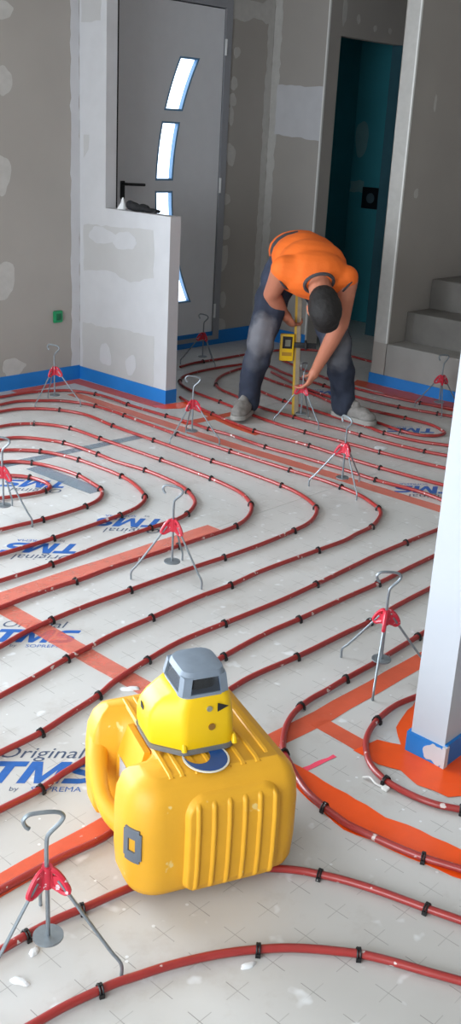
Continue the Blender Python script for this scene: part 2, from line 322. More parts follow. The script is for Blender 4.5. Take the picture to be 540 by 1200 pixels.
# ------------------------------------------------------------------ walls
def struct(name, vf, m, parent=None):
    o = mo(name, vf, m, parent)
    if parent is None: o['kind'] = 'structure'
    return o
VW, VD, UP = 4.90, 5.18, 3.95          # left wall face, entrance wall face, partition face
wl = struct('wall_left', join(box(-2.4, -.3, VW, VW+.28, 0, H), box(-.3, 2.0, VW, VW+.28, 2.25, H), box(2.0, UP+.07, VW, VW+.28, 0, H)), BOARD)
we = struct('wall_entrance', join(box(UP+.07, 4.40, VD, VD+.2, 0, H), box(4.40, 5.46, VD, VD+.2, 2.29, H), box(5.46, 5.9, VD, VD+.2, 0, H)), BOARD)
wp = struct('wall_partition', join(box(UP, UP+.078, 4.67, VD, 0, H), box(UP, UP+.078, 4.13, 4.67, 0, 1.035)), FILL)
wc = struct('wall_closet', join(box(5.9, 6.04, 4.70, VD+.2, 0, H)), BOARD)
wd = struct('wall_doorway', join(box(6.04, 6.78, 4.70, 4.77, 2.12, H), box(6.78, 7.3, 4.70, 4.77, 0, H)), BOARD)
wr = struct('wall_washroom', join(box(7.22, 7.3, 4.77, 6.3, 0, H), box(6.04, 7.22, 5.40, 5.48, 0, H)), TEAL)
ws = struct('wall_stairs', box(5.41, 7.3, 3.65, 3.75, 0, H), BOARD)
struct('wall_corridor_end', box(7.3, 7.38, 2.3, 4.77, 0, H), BOARD)
struct('wall_stairwell_end', box(6.25, 6.33, 2.3, 3.65, 0, H), BOARD)
struct('wall_stairwell_side', box(5.41, 7.3, 2.2, 2.3, 0, H), BOARD)
struct('wall_right', box(5.41, 5.5, -2.4, 2.2, 0, H), BOARD)
struct('wall_side', box(-2.4, 5.41, -2.5, -2.4, 0, H), BOARD)
struct('wall_back', join(box(-2.5, -2.4, -2.4, -.7, 0, H), box(-2.5, -2.4, -.7, 3.1, 2.35, H), box(-2.5, -2.4, 3.1, 5.18, 0, H)), BOARD)
struct('ceiling', box(-2.5, 7.4, -2.5, 6.3, H, H+.1), CEIL)
# windows that let the daylight in (left of and behind the viewpoint)
WHITE = mat('white_frame', (225, 227, 228), .5, var=.02)
m = bpy.data.materials.new('window_glass'); m.use_nodes = True; nt, N, L = nodes_of(m)
tr = N.new('ShaderNodeBsdfTransparent'); gl = N.new('ShaderNodeBsdfGlossy'); gl.inputs['Roughness'].default_value = .02; ms = N.new('ShaderNodeMixShader'); ms.inputs[0].default_value = .05
L.new(tr.outputs[0], ms.inputs[1]); L.new(gl.outputs[0], ms.inputs[2]); L.new(ms.outputs[0], N['Material Output'].inputs[0]); GLASS = m
def window(name, a0, a1, z0, z1, axis, pos, n):
    e = []; t = .05
    def bb(a, b, c, d): return box(a, b, pos, pos+t, c, d) if axis == 'y' else box(pos, pos+t, a, b, c, d)
    e = [bb(a0, a1, z0, z0+.06), bb(a0, a1, z1-.06, z1)]
    for k in range(n+1):
        c = a0+(a1-a0)*k/n; c = min(max(c, a0+.03), a1-.03); e.append(bb(c-.03, c+.03, z0+.06, z1-.06))
    f = struct(name, join(*e), WHITE)
    for k in range(n):
        c0, c1 = a0+(a1-a0)*k/n+.03, a0+(a1-a0)*(k+1)/n-.03
        mo('pane', box(c0, c1, pos+.02, pos+.026, z0+.06, z1-.06) if axis == 'y' else box(pos+.02, pos+.026, c0, c1, z0+.06, z1-.06), GLASS, f)
window('window_1', -.3, 2.0, 0.0, 2.25, 'y', VW+.1, 2)
window('window_2', -.7, 3.1, 0.0, 2.35, 'x', -2.48, 4)

# filler on the plasterboard joints and screw rows (thin coats proud of the board)
def fill_y(parent, y, poly, seed, amp=.008, name='filler_patch', m=None, t=.0012): mo(name, on_y(plate(ragged(poly, amp, .04, seed), [], 0, t), y), m or FILL, parent)
def fill_x(parent, x, poly, seed, amp=.008, name='filler_patch', m=None, t=.0012): mo(name, on_x(plate(ragged(poly, amp, .04, seed), [], 0, t), x), m or FILL, parent)
def rect(a0, a1, b0, b1): return [(a0, b0), (a1, b0), (a1, b1), (a0, b1)]
FILL_THIN = mat('filler_thin_coat', (184, 182, 178), .8, var=.07, scale=25)
fill_y(wl, VW, rect(3.885, 3.948, .0, 2.58), 1, .006)
for k, (cx, cz, rx, rz) in enumerate([(3.43, 2.01, .085, .04), (3.43, 1.67, .06, .075), (3.41, 1.2, .06, .10), (3.40, .63, .085, .10), (3.455, .13, .085, .05), (2.85, 1.3, .07, .08), (2.85, .5, .07, .09)]):
    mo('filler_patch', on_y(plate(oval(cx, cz, rx, rz, 20+k), [], 0, .0010+.0002*k), VW), FILL_THIN, wl)
fill_y(we, VD, rect(5.835, 5.90, .0, 2.58), 3, .008, m=FILL_THIN)
fill_y(we, VD, rect(5.42, 5.85, 2.19, 2.32), 4, .02, m=FILL_THIN, t=.0020)
for k, (cx, cz, rx, rz) in enumerate([(5.513, 1.325, .05, .075), (5.495, 1.026, .035, .04), (5.504, .796, .045, .05), (5.493, .621, .04, .095), (5.502, .321, .033, .062), (5.497, .12, .042, .07), (5.51, 1.782, .042, .04), (5.505, 1.679, .037, .045), (5.497, 1.575, .03, .06), (5.53, 1.98, .03, .035)]):
    mo('filler_patch', on_y(plate(oval(cx, cz, rx, rz, 40+k), [], 0, .0010+.0002*k), VD), FILL_THIN, we)
fill_x(wc, 5.9, rect(5.11, 5.18, .0, 2.58), 5, .008, m=FILL_THIN)
fill_x(wc, 5.9, [(4.706, 1.79), (5.12, 1.80), (5.12, 1.475), (4.706, 1.445)], 6, .006, t=.0020)
mo('corner_bead', box(5.897, 5.912, 4.697, 4.708, 0, H), BEAD, wc)
for k, (cx, cz, rx, rz) in enumerate([(6.06, 2.28, .022, .1), (6.22, 2.24, .02, .03), (6.42, 2.2, .02, .02), (6.6, 2.2, .02, .02), (6.22, 2.42, .03, .03)]):
    mo('filler_patch', on_y(plate(oval(cx, cz, rx, rz, 60+k), [], 0, .0012), 4.70), FILL_THIN, wd)
# exposed board on the partition between the filler coats
for k, q in enumerate([[(4.865, .93), (4.262, .952), (4.253, .70), (4.45, .64), (4.62, .69), (4.865, .66)], [(4.874, .352), (4.241, .372), (4.235, .02), (4.874, .01)], [(4.886, 2.55), (4.706, 2.55), (4.719, 2.007), (4.879, 2.003)], [(4.865, 1.42), (4.815, 1.423), (4.82, 1.345), (4.865, 1.296)]]):
    fill_x(wp, UP, q, 70+k, .006, 'exposed_board', mat('board_dusty', (183, 182, 182), .85, var=.04, scale=6), .0008)
for k, (cy, cz, rx, rz) in enumerate([(4.70, .88, .11, .05), (4.5, .87, .10, .05), (4.66, .19, .05, .07), (4.43, .17, .045, .06)]):
    mo('filler_patch', on_x(plate(oval(cy, cz, rx, rz, 80+k), [], 0, .0016+.0004*k), UP), FILL, wp)
# stair wall: white nosing on its end, spots, washroom filler, service plate
fill_x(ws, 5.41, rect(3.655, 3.745, .27, 2.58), 7, .003, m=FILL_THIN)
mo('corner_bead', box(5.407, 5.422, 3.646, 3.656, .27, H), BEAD, ws)
for k, (cx, cz, rx, rz) in enumerate([(5.56, 1.18, .022, .03), (5.66, 1.7, .012, .05), (5.95, 1.95, .05, .09)]):
    mo('filler_patch', on_y(plate(oval(cx, cz, rx, rz, 90+k), [], 0, .0012), 3.65), FILL_THIN, ws)
struct('trim_1', join(box(6.755, 6.78, 4.685, 4.775, 0, 2.12), box(6.79, 6.80, 4.69, 4.70, 0, 2.12)), mat('door_lining_metal', (52, 92, 104), .35, metal=.3))
TEALP = mat('teal_filler', (104, 150, 156), .8)
mo('filler_patch', on_x(plate(oval(5.32, 1.47, .07, .13, 95), [], 0, .0012), 7.22), TEALP, wr)
mo('filler_patch', on_x(plate(ragged(rect(5.26, 5.395, 1.05, 1.14), .01, .04, 96), [], 0, .0012), 7.22), TEALP, wr)

# perimeter foam strips
def strip(label, vf): return tag(mo('perimeter_strip', vf, BLUE), label, 'edge strip')
T = .008
strip('blue foam perimeter strip along the foot of the left outside wall', box(2.0, UP-T, VW-T, VW, 0, .085))
strip('blue foam perimeter strip along the face of the half-height wall', box(UP-T, UP, 4.13-T, VW-T, 0, .078))
strip('short blue foam perimeter strip on the narrow end of the half-height wall', box(UP, UP+.078, 4.13-T, 4.13, 0, .078))
strip('blue foam perimeter strip below the grey front door', box(UP+.078, 5.9-T, VD-T, VD, 0, .10))
strip('blue foam perimeter strip on the closet wall behind the man', box(5.9-T, 5.9, 4.70, VD-T, 0, .10))
strip('blue foam perimeter strip along the bottom stair step', box(5.41-T, 5.41, 2.3, 3.757, 0, .068))
cs = empty('perimeter_strip', (2.088, 1.122, 0)); tag(cs, 'blue foam strip wrapped round the foot of the white column', 'edge strip')
for bb in (box(-.052-T, -.052, -.05-T, .05+T, 0, .058), box(-.052, .062, -.05-T, -.05, 0, .066), box(-.052, .062, .05, .05+T, 0, .06), box(.062, .07, -.05-T, .05+T, 0, .06)):
    mo('foam_band', bb, BLUE, cs)
mo('plaster_smear', on_x(plate(oval(-.028, .03, .028, .03, 3, 16, .35), [], 0, .0012), -.052-T), FILL, cs)
mo('corner_smear', box(-.062, -.045, -.0605, -.05, 0.0, .062), FILL, cs)

# column
colm = tag(mo('wall_column', box(2.036, 2.15, 1.072, 1.172, 0, H), mat('column_white', (184, 190, 198), .7, var=.02, scale=6)), kind='structure')
# stairs
st = empty('concrete_staircase', (5.41, 2.975, 0)); tag(st, 'raw concrete staircase beside the tripod marker at right', 'staircase')
for k, (u0, u1, z) in enumerate([(5.41, 5.62, .268), (5.60, 5.87, .455), (5.85, 6.246, .645)]):
    mo('step', box(u0-5.41, u1-5.41, -.672, .672, 0 if k < 1 else z-.19, z, .004, 1), mat('step_face_pale', (146, 143, 139), .9, var=.08, scale=6) if k == 0 else CONC, st)

# ------------------------------------------------------------------ front door
dm = struct('door_1', on_y(plate(rect(4.40, 5.46, .04, 2.29), [rect(4.455, 5.40, .07, 2.235)], -.03, .015), VD), mat('door_frame_grey', (150, 152, 158), .5, var=.02))
arcR, arcC = 1.735, (6.535, 1.12)
segs = [(1.585, 1.915), (1.152, 1.518), (.72, 1.086), (.33, .655)]
def arc_loop(z0, z1, shrink=0.0):
    z0, z1 = z0+shrink, z1-shrink
    f = lambda z, R: arcC[0]-math.sqrt(R*R-(z-arcC[1])**2)
    n = 8; outer = [(f(z0+(z1-z0)*k/n, arcR-shrink), z0+(z1-z0)*k/n) for k in range(n+1)]
    inner = [(f(z1-(z1-z0)*k/n, arcR-.158+shrink), z1-(z1-z0)*k/n) for k in range(n+1)]
    return outer+inner
leaf = mo('door_leaf', on_y(plate(rect(4.462, 5.393, .075, 2.228), [arc_loop(*s) for s in segs], -.05, .0), VD-.005), DOORG, dm)
GL = mat('daylight_pane', (235, 245, 255), .25, emit=((226, 240, 255), 2.6), var=.0)
EDGE = mat('pane_edge_blue', (70, 125, 170), .3, var=.05)
for s in segs:
    mo('door_pane', on_y(plate(arc_loop(s[0], s[1], .001), [], -.036, -.03), VD-.005), GL, leaf)
    a, b = arc_loop(*s), arc_loop(s[0], s[1], .012)
    mo('pane_surround', on_y(plate(a, [b], -.03, .002), VD-.005), EDGE if False else mat('pane_rim', (110, 150, 185), .35, var=.03), leaf)
mo('door_leak_blocker', on_y(plate(rect(4.41, 5.45, .05, 2.28), [rect(4.48, 5.375, .095, 2.21)], -.062, -.052), VD-.005), DARK, dm)  # unseen ring added behind the leaf to block light leaking round it
hd = mo('door_handle', join(xf(box(-.018, .018, -.006, 0, -.06, .05, .004), Matrix.Translation((4.515, VD-.006, 1.10))), tube([(4.515, VD-.005, 1.132), (4.515, VD-.05, 1.132), (4.53, VD-.058, 1.132), (4.66, VD-.058, 1.128)], .009, 8)), DARK, dm, True)
mo('gasket', box(4.447, 4.462, VD-.02, VD-.003, .07, 2.235), DARK, dm)
for z in (2.0, 1.12, .25): mo('hinge', cyl((5.405, VD-.016), .009, z-.05, z+.05, 10), WHITE, dm, True)

# ------------------------------------------------------------------ small wall fittings
g = empty('wall_cap', (3.775, VW, .398)); tag(g, 'small green plastic cable cap on the left grey wall', 'wall cap')
GREEN = mat('green_plastic', (20, 140, 88), .35)
mo('cap_body', box(-.033, .033, -.018, 0, -.036, .036, .010), GREEN, g, True)
mo('cap_centre', box(-.016, .016, -.022, -.017, -.02, .02, .003), mat('green_dark', (10, 96, 62), .4), g, True)
sp = empty('service_box', (7.22, 5.17, 1.015)); tag(sp, 'black square service box on the teal washroom wall', 'wall box')
mo('box_body', join(box(-.012, 0, -.09, .09, -.085, .085, .006)), mat('box_black', (12, 16, 24), .4), sp)
mo('box_opening', xf(cyl((0, 0), .04, 0, .004, 18), Matrix.Translation((-.013, 0, 0)) @ Matrix.Rotation(-math.pi/2, 4, 'Y')), mat('box_ring', (70, 90, 100), .5), sp)
# ------------------------------------------------------------------ orange joint tapes
def tape(label, pts, width, m, z=.0008, seed=0, name='joint_tape', amp=.002):
    P = [Vector((p[0], p[1])) for p in pts]; L_, R_ = [], []; rnd = random.Random(seed); dense = []
    for a, b in zip(P, P[1:]):
        k = max(1, int((b-a).length/.08)); dense += [a+(b-a)*j/k for j in range(k)]
    dense.append(P[-1])
    for i, p in enumerate(dense):
        t = (dense[min(i+1, len(dense)-1)]-dense[max(i-1, 0)]).normalized(); n = Vector((-t.y, t.x))
        L_.append(p+n*(width/2+rnd.uniform(-amp, amp))); R_.append(p-n*(width/2+rnd.uniform(-amp, amp)))
    vs = [(*p, z) for p in L_]+[(*p, z) for p in R_]; n = len(L_)
    vs += [(v[0], v[1], z-.0005) for v in vs]
    fs = [(i, i+1, n+i+1, n+i) for i in range(n-1)] + [(2*n+i, 3*n+i, 3*n+i+1, 2*n+i+1) for i in range(n-1)]
    for i in range(n-1): fs += [(i, 2*n+i, 2*n+i+1, i+1), (n+i, n+i+1, 3*n+i+1, 3*n+i)]
    fs += [(0, n, 3*n, 2*n), (n-1, 3*n-1, 4*n-1, 2*n-1)]
    return tag(mo(name, (vs, fs), m), label, 'tape')
def tape_poly(label, poly, m, z=.0011, seed=0, step=.03, amp=.004):
    return tag(mo('joint_tape', plate(ragged(poly, amp, step, seed), [], z-.0006, z), m), label, 'tape')
tape('long orange tape strip in front of the half-height wall, passing beneath the tripods', [(3.665, 4.62), (3.665, 3.3), (3.69, 2.7), (3.70, 2.02)], .075, TAPE_PALE, seed=1)
tape('orange tape strip hugging the blue foot of the half-height wall', [(3.885, 4.82), (3.893, 4.1)], .095, TAPE_RED, .0010, seed=2)
tape('orange tape strip along the foot of the left wall corner', [(3.93, 4.85), (3.42, 4.845)], .075, TAPE_RED, .0014, seed=3)
tape_poly('bright orange tape scrap at the end of the half-height wall', [(3.86, 4.14), (4.06, 4.10), (4.10, 4.02), (3.95, 4.0), (3.86, 4.06)], TAPE_BRIGHT, .0017, 4)
tape('short orange tape crossing near the man\'s left shoe in the picture', [(3.74, 3.77), (4.18, 3.745)], .06, TAPE_RED, .0012, seed=5)
tape('orange tape running from the half-height wall end under the front pipe row', [(4.03, 3.98), (3.93, 3.55), (3.92, 3.38)], .06, TAPE_RED, .0016, seed=6)
tape('pale orange tape strip ending square below the U-shaped pipe bends', [(1.25, 2.615), (2.78, 2.60)], .085, TAPE_PALE, .0010, seed=7)
tape('pale orange tape strip running crosswise behind the yellow case', [(1.735, 2.56), (1.735, 1.50)], .07, TAPE_PALE, .0014, seed=8)
tape('long orange tape strip passing underneath the yellow case', [(.55, 1.478), (1.3, 1.472), (2.0, 1.43), (2.75, 1.42)], .062, TAPE_RED, .0010, seed=9)
tape('short orange tape linking the long strip to the column patch', [(1.965, 1.42), (1.953, 1.20)], .055, TAPE_RED, .0015, seed=10)
tape_poly('wide bright orange tape patch round the foot of the white column', [(1.925, 1.27), (2.01, 1.255), (2.04, 1.20), (2.10, 1.26), (2.26, 1.30), (2.26, .90), (2.12, .93), (1.99, .955), (1.935, .99), (1.925, 1.07), (1.945, 1.135), (1.92, 1.19)], TAPE_BRIGHT, .0019, 11)
tape_poly('bright orange tape band curving beside the pipe right of the yellow case', [(1.765, 1.345), (1.765, 1.17), (1.756, 1.05), (1.772, 1.0), (1.80, .80), (1.82, .5), (1.76, .5), (1.705, .80), (1.672, .96), (1.652, 1.09), (1.675, 1.22), (1.71, 1.31)], TAPE_BRIGHT, .0012, 12)
tape_poly('orange tape band on the floor along the bottom stair step', [(5.40, 3.84), (5.40, 2.7), (5.22, 2.7), (5.20, 3.3), (5.25, 3.6), (5.26, 3.80)], TAPE_RED, .0011, 13, .05, .01)
tape('grey clear tape strip running sideways behind the innermost pipe loop', [(2.45, 3.77), (3.42, 3.73)], .06, TAPE_GREY, .0010, seed=14)
tape('grey clear tape strip lying within the tip of the second pipe loop', [(2.675, 3.66), (2.69, 3.22)], .085, TAPE_GREY, .0014, seed=15)
tag(mo('marker_stroke', plate(ragged([(1.762, 1.295), (1.868, 1.283), (1.871, 1.293), (1.768, 1.312)], .002, .02, 3), [], .0004, .0009), mat('fluorescent_pink', (255, 80, 110), .5)), 'short fluorescent pink marker stroke on the floor beside the bright orange band', 'paint mark')

# printed lettering on the insulation boards
def text(body, loc, ang, size, m, shear=0.0, bold=0.0, sx=1.0):
    cu = bpy.data.curves.new('print', 'FONT'); cu.body = body; cu.size = size; cu.shear = shear; cu.offset = bold; cu.resolution_u = 3
    o = bpy.data.objects.new('print', cu); COL.objects.link(o); dg = bpy.context.evaluated_depsgraph_get()
    me = bpy.data.meshes.new_from_object(o.evaluated_get(dg)); bpy.data.objects.remove(o); me.materials.clear(); me.materials.append(m)
    p = bpy.data.objects.new('printed_lettering', me); COL.objects.link(p); p.parent = fl; p.location = (*loc, .0004); p.rotation_euler = (0, 0, ang); p.scale = (sx, 1, 1)
    return p
def ribbon(pts, wd):
    P = catmull([(x, y, 0) for x, y in pts], 5); L_, R_ = [], []
    for i, p in enumerate(P):
        t = (P[min(i+1, len(P)-1)]-P[max(i-1, 0)]).normalized(); n = Vector((-t.y, t.x, 0)); L_.append(p+n*wd/2); R_.append(p-n*wd/2)
    n = len(P); return [tuple(v) for v in L_+R_], [(i, i+1, n+i+1, n+i) for i in range(n-1)]
def big_letters():
    T_ = [(.30, 0), (.56, 0), (.56, .76), (.86, .76), (.86, 1), (0, 1), (0, .76), (.30, .76)]
    M_ = [(0, 0), (.24, 0), (.24, .62), (.47, 0), (.63, 0), (.86, .62), (.86, 0), (1.1, 0), (1.1, 1), (.80, 1), (.55, .34), (.30, 1), (0, 1)]
    S_ = [(.02, .12), (.25, .115), (.50, .115), (.67, .19), (.69, .33), (.57, .45), (.36, .52), (.18, .60), (.14, .73), (.22, .85), (.40, .885), (.80, .885)]
    vf = join((T_ and [(x, y, 0) for x, y in T_], [tuple(range(8))]), ([(x+.93, y, 0) for x, y in M_], [tuple(range(13))]), (lambda q: ([(x+2.1, y, 0) for x, y, _ in q[0]], q[1]))(ribbon(S_, .225)))
    return me_of('printed_lettering', [((x+.32*y)*.09, y*.09, 0) for x, y, _ in vf[0]], vf[1])
TMS_ME = big_letters()
def logo(x, y, ang, s=1.0):
    """origin = left end of the base line of the big letters"""
    c, sn = math.cos(ang), math.sin(ang)
    at = lambda a, b: (x+(a*c-b*sn)*s, y+(a*sn+b*c)*s)
    o = put('printed_lettering', TMS_ME, PRINT, fl); o.location = (*at(0, 0), .0004); o.rotation_euler = (0, 0, ang); o.scale = (s, s, 1)
    text('Original', at(.02, .106), ang, .066*s, PRINT_THIN, .3, 0.0, 1.0)
    text('by', at(.07, -.030), ang, .024*s, PRINT_THIN, .1, .0, 1.0)
    text('SOPREMA', at(.12, -.032), ang, .028*s, PRINT, .1, .0, 1.0)
A = math.radians(-43.5); B = A+math.pi
logo(1.145, 1.80, A); logo(1.565, 2.385, A, .95)
logo(2.275, 2.80, B, 1.05); logo(2.70, 2.79, B, 1.05); logo(2.69, 3.40, B, 1.05)
logo(4.80, 2.86, B, 1.0); logo(5.10, 3.66, B, 1.1); logo(4.02, 2.24, B, 1.1)

# ------------------------------------------------------------------ heating pipes with clips
PL = {
 'P1': 'red heating pipe loop nearest the left wall, running along the half-height wall',
 'P2': 'red heating pipe making the widest rounded bend before the white column',
 'P3': 'red heating pipe making the second widest bend, just inside the widest',
 'P4': 'red heating pipe whose bend lies third from the outside, beside the pale orange tape',
 'P5': 'red heating pipe bending right behind the tripod marker at centre left',
 'P6': 'red heating pipe bending round beside the upside-down blue lettering',
 'P7': 'red heating pipe with a tight bend, second loop from the centre at left',
 'P8': 'red heating pipe forming the smallest innermost loop at the left edge',
 'P9': 'red heating pipe running straight from behind the column to the lower left, above the laser',
 'P10': 'red heating pipe passing behind the grey laser head and over the big blue lettering',
 'P11': 'red heating pipe behind the tripod hub near the column, reappearing beside lower left orange tape',
 'P12': 'red heating pipe curving round to follow the bright orange tape band',
 'P13': 'red heating pipe curving tightly round the foot of the white column',
 'P14': 'red heating pipe disappearing beneath the front of the yellow case',
 'P15': 'red heating pipe arching across the bottom of the picture in front of everything',
 'A': 'heating pipe just in front of the man\'s shoes, starting at the half-height wall end',
 'Z': 'heating pipe with the outer rounded bend below the front door',
 'Y': 'heating pipe with the inner rounded bend beside the man\'s dark trouser leg',
 'E1': 'heating pipe closest to the front door, following the blue strip',
 'Y2': 'heating pipe between the man\'s feet, passing the foot of the levelling staff',
 'L': 'narrow hairpin heating pipe to the right of the man\'s right-hand shoe',
 'Q': 'heating pipe second from the stair step behind the man',
 'Q2': 'heating pipe closest to the stair step, edging the orange tape'}
ZP = .0105
clip_me = None
for k, (pts, clips) in PIPES.items():
    P = catmull([(a, b, ZP) for a, b in pts], 5)
    for v in P: v.z += .0004*mnoise.noise(Vector((v.x*4, v.y*4, 1.3))); 
    root = P[len(P)//2].copy(); root.z = 0
    e = empty('heating_pipe', root); tag(e, PL[k], 'pipe', 'underfloor heating pipes')
    vf = tube([p-root for p in P], .0085, 8); mo('pipe_run', vf, PIPE, e, True, 60)
    if clip_me is None:
        arc = [(.0, .0105*math.cos(a), .0105*math.sin(a)+.001) for a in [math.pi*(i/8) for i in range(9)]]
        arc = [(0, .0108, -.009)]+arc+[(0, -.0108, -.009)]
        band = join(*[tube([(dx, y, z) for _, y, z in arc], .0021, 6) for dx in (-.0028, .0028)])
        clip_me = me_of('clip', *join(band, box(-.005, .005, .0092, .0138, -.0095, .0), box(-.005, .005, -.0138, -.0092, -.0095, .0), box(-.004, .004, -.003, .003, .0105, .0145)), True, 40)
    for c in clips:
        cv = Vector((*c, ZP)); i = min(range(len(P)), key=lambda q: (P[q]-cv).length)
        t = P[min(i+1, len(P)-1)]-P[max(i-1, 0)]; o = put('clip', clip_me, CLIP, e)
        o.location = P[i]-root; o.rotation_euler = (0, 0, math.atan2(t.y, t.x)+random.uniform(-.25, .25))

# ------------------------------------------------------------------ levelling tripods
def make_tripod():
    e = empty('levelling_tripod')
    for k in range(3):
        a = 2*math.pi*k/3; c, s = math.cos(a), math.sin(a)
        mo('leg', tube(catmull([(c*.022, s*.022, .192), (c*.125, s*.125, .055), (c*.146, s*.146, .03), (c*.147, s*.147, .0)], 4), .0036, 8), STEEL, e, True)
    hk = [(0, 0, .055), (0, 0, .275), (.003, 0, .287), (.026, .0, .311), (.031, .0, .322), (.023, .0, .332), (-.018, 0, .338), (-.033, 0, .336), (-.041, 0, .327), (-.037, 0, .313), (-.031, 0, .307)]
    mo('hook_rod', tube(catmull([(0, 0, .055), (0, 0, .16)]+hk[1:], 4), .0042, 8), STEEL, e, True)
    mo('disc', cyl((0, 0), .029, .055, .059, 24), STEEL, e, True)
    # hub: a sleeve and three lobed loops, each gripping a leg
    vfs = [cyl((0, 0), .0105, .172, .218, 12)]
    for k in range(3):
        a = 2*math.pi*k/3; M = Matrix.Rotation(a, 4, 'Z')
        loop = [(.007, .214), (.022, .207), (.040, .181), (.042, .170), (.034, .166), (.022, .171), (.010, .178)]
        cl = [(x, 0, z) for x, z in loop]
        vfs.append(xf(tube(catmull([cl[-1]]+cl+[cl[0]], 3), .0055, 6), M))
        vfs.append(xf(box(.008, .034, -.002, .002, .173, .200), M))
    mo('hub', join(*vfs), HUB, e, True)
    return e
TP = [ (2.326, 2.375, 31, -15, 'steel levelling tripod with red hub standing just above the yellow laser, centre left'),
       (0.924, 1.244, 59, 20, 'large near steel levelling tripod with pink-red hub at the lower left corner'),
       (2.299, 1.454, 88, 10, 'steel levelling tripod with red hub beside the white column'),
       (3.563, 2.565, 4, -60, 'steel levelling tripod on the orange tape in front of the man\'s right-hand shoe'),
       (3.548, 3.510, 57, 5, 'steel levelling tripod in front of the end of the half-height wall'),
       (3.432, 4.482, 67, -20, 'steel levelling tripod in the corner under the green wall cap'),
       (2.200, 3.208, 42, 0, 'steel levelling tripod cut by the left picture edge beside the innermost pipe loop'),
       (4.860, 4.735, 20, -30, 'small distant levelling tripod standing beneath the front door'),
       (5.140, 3.060, 100, 30, 'distant levelling tripod in front of the concrete stair step'),
       (4.269, 3.391, 22, 60, 'levelling tripod held at its red hub by the bending man')]
proto = make_tripod()
for i, (x, y, yaw, hook, lab) in enumerate(TP):
    o = proto if i == 0 else copy_tree(proto)
    o.location = (x, y, 0); o.rotation_euler = (0, 0, math.radians(yaw)); tag(o, lab, 'tripod', 'levelling tripods')
    for ch in o.children:
        if ch.name.startswith('hook_rod'): ch.rotation_euler = (0, 0, math.radians(hook-yaw-47.8))
# ------------------------------------------------------------------ yellow carrying case
CASE = mat('case_yellow', (224, 164, 36), .5, var=.07, scale=9, bump=.05, bscale=120, splash=(26, .70, (226, 196, 120)))
LYEL = mat('laser_yellow', (236, 192, 6), .42, var=.03, scale=10)
LGREY = mat('laser_head_grey', (122, 134, 148), .45, var=.08, scale=40)
CA = math.radians(-23.84)
ce = empty('carrying_case', (1.214, 1.198, 0), CA); tag(ce, 'yellow ribbed plastic carrying case standing on the pipes under the laser', 'case')
PLAN = [(-.105, -.028, .085), (.272, -.028, .05), (.262, .385, .06), (-.100, .378, .09), (-.100, .272, .02), (-.03, .255, .025), (-.03, .128, .025), (-.105, .115, .03)]
def plan(inset):
    n = len(PLAN); out = []
    for i, (x, y, r) in enumerate(PLAN):
        p = Vector((x, y)); a = Vector(PLAN[i-1][:2]); b = Vector(PLAN[(i+1) % n][:2])
        d1 = (p-a).normalized(); d2 = (b-p).normalized(); n1 = Vector((-d1.y, d1.x)); n2 = Vector((-d2.y, d2.x))
        m = (n1+n2); m = m/max(.3, m.dot(n1)); cross = d1.x*d2.y-d1.y*d2.x
        q = p+m*inset; out.append((q.x, q.y, max(.004, r-inset) if cross > 0 else r+inset))
    return round_poly(out, 7)
rings = []
for z, ins in [(.0195, .075), (.0195, .04), (.022, .028), (.032, .012), (.05, .004), (.10, .0), (.19, .0), (.235, .004), (.262, .014), (.279, .028), (.287, .044), (.289, .06)]:
    rings.append([(p.x, p.y, z) for p in plan(min(ins, .034) if ins > .05 else ins)] if ins <= .05 else [(p.x, p.y, z) for p in plan(.046)])
body = mo('body', loft(rings), CASE, ce, True, 50)
# grip bar bridging the side recess
mo('grip', tube(catmull([(-.072, .31, .215), (-.092, .262, .185), (-.100, .20, .143), (-.092, .15, .125), (-.066, .10, .115)], 5), [.027, .026, .025, .024, .023, .022, .021, .020, .0195, .019, .019, .019, .0195, .020, .021, .022, .023, .024, .025, .026, .027], 12), CASE, ce, True)
# side lip above the recess, and the sloping shelf that carries the sticker
mo('recess_wall', loft([[(-.055, .13, .06), (-.02, .13, .06), (-.02, .255, .06), (-.055, .255, .06)], [(-.05, .13, .2), (-.02, .13, .2), (-.02, .255, .2), (-.05, .255, .2)], [(-.028, .135, .272), (-.015, .135, .272), (-.015, .25, .272), (-.028, .25, .272)]]), CASE, ce, True, 30)
# raised front panel with ribs, following the rounded top and bottom edge of the case
def inset_at(z):
    T_ = [(.0195, .034), (.022, .028), (.032, .012), (.05, .004), (.10, .0), (.19, .0), (.235, .004), (.262, .014), (.279, .028), (.287, .044)]
    for (z0, i0), (z1, i1) in zip(T_, T_[1:]):
        if z <= z1: return i0+(i1-i0)*max(0, (z-z0))/(z1-z0)
    return .046
def sstep(t): t = max(0, min(1, t)); return t*t*(3-2*t)
PX0, PX1, PZ0, PZ1, PR = .002, .216, .018, .262, .045
def panel_d(x, z):
    qx = abs(x-(PX0+PX1)/2)-((PX1-PX0)/2-PR); qz = abs(z-(PZ0+PZ1)/2)-((PZ1-PZ0)/2-PR)
    sd_ = math.hypot(max(qx, 0), max(qz, 0))+min(max(qx, qz), 0)-PR
    return -.003+.015*sstep((-sd_)/.010)
def front_grid(x0, x1, nx, z0, z1, nz, f):
    vs = []; fs = []
    for j in range(nz+1):
        z = z0+(z1-z0)*j/nz
        for i in range(nx+1):
            x = x0+(x1-x0)*i/nx; vs.append((x, -.028+inset_at(z)-f(x, z), z))
    for j in range(nz):
        for i in range(nx): a_ = j*(nx+1)+i; fs.append((a_, a_+1, a_+nx+2, a_+nx+1))
    return vs, fs
fp = mo('front_panel', front_grid(-.014, .232, 82, .021, .274, 60, panel_d), CASE, ce, True, 60)
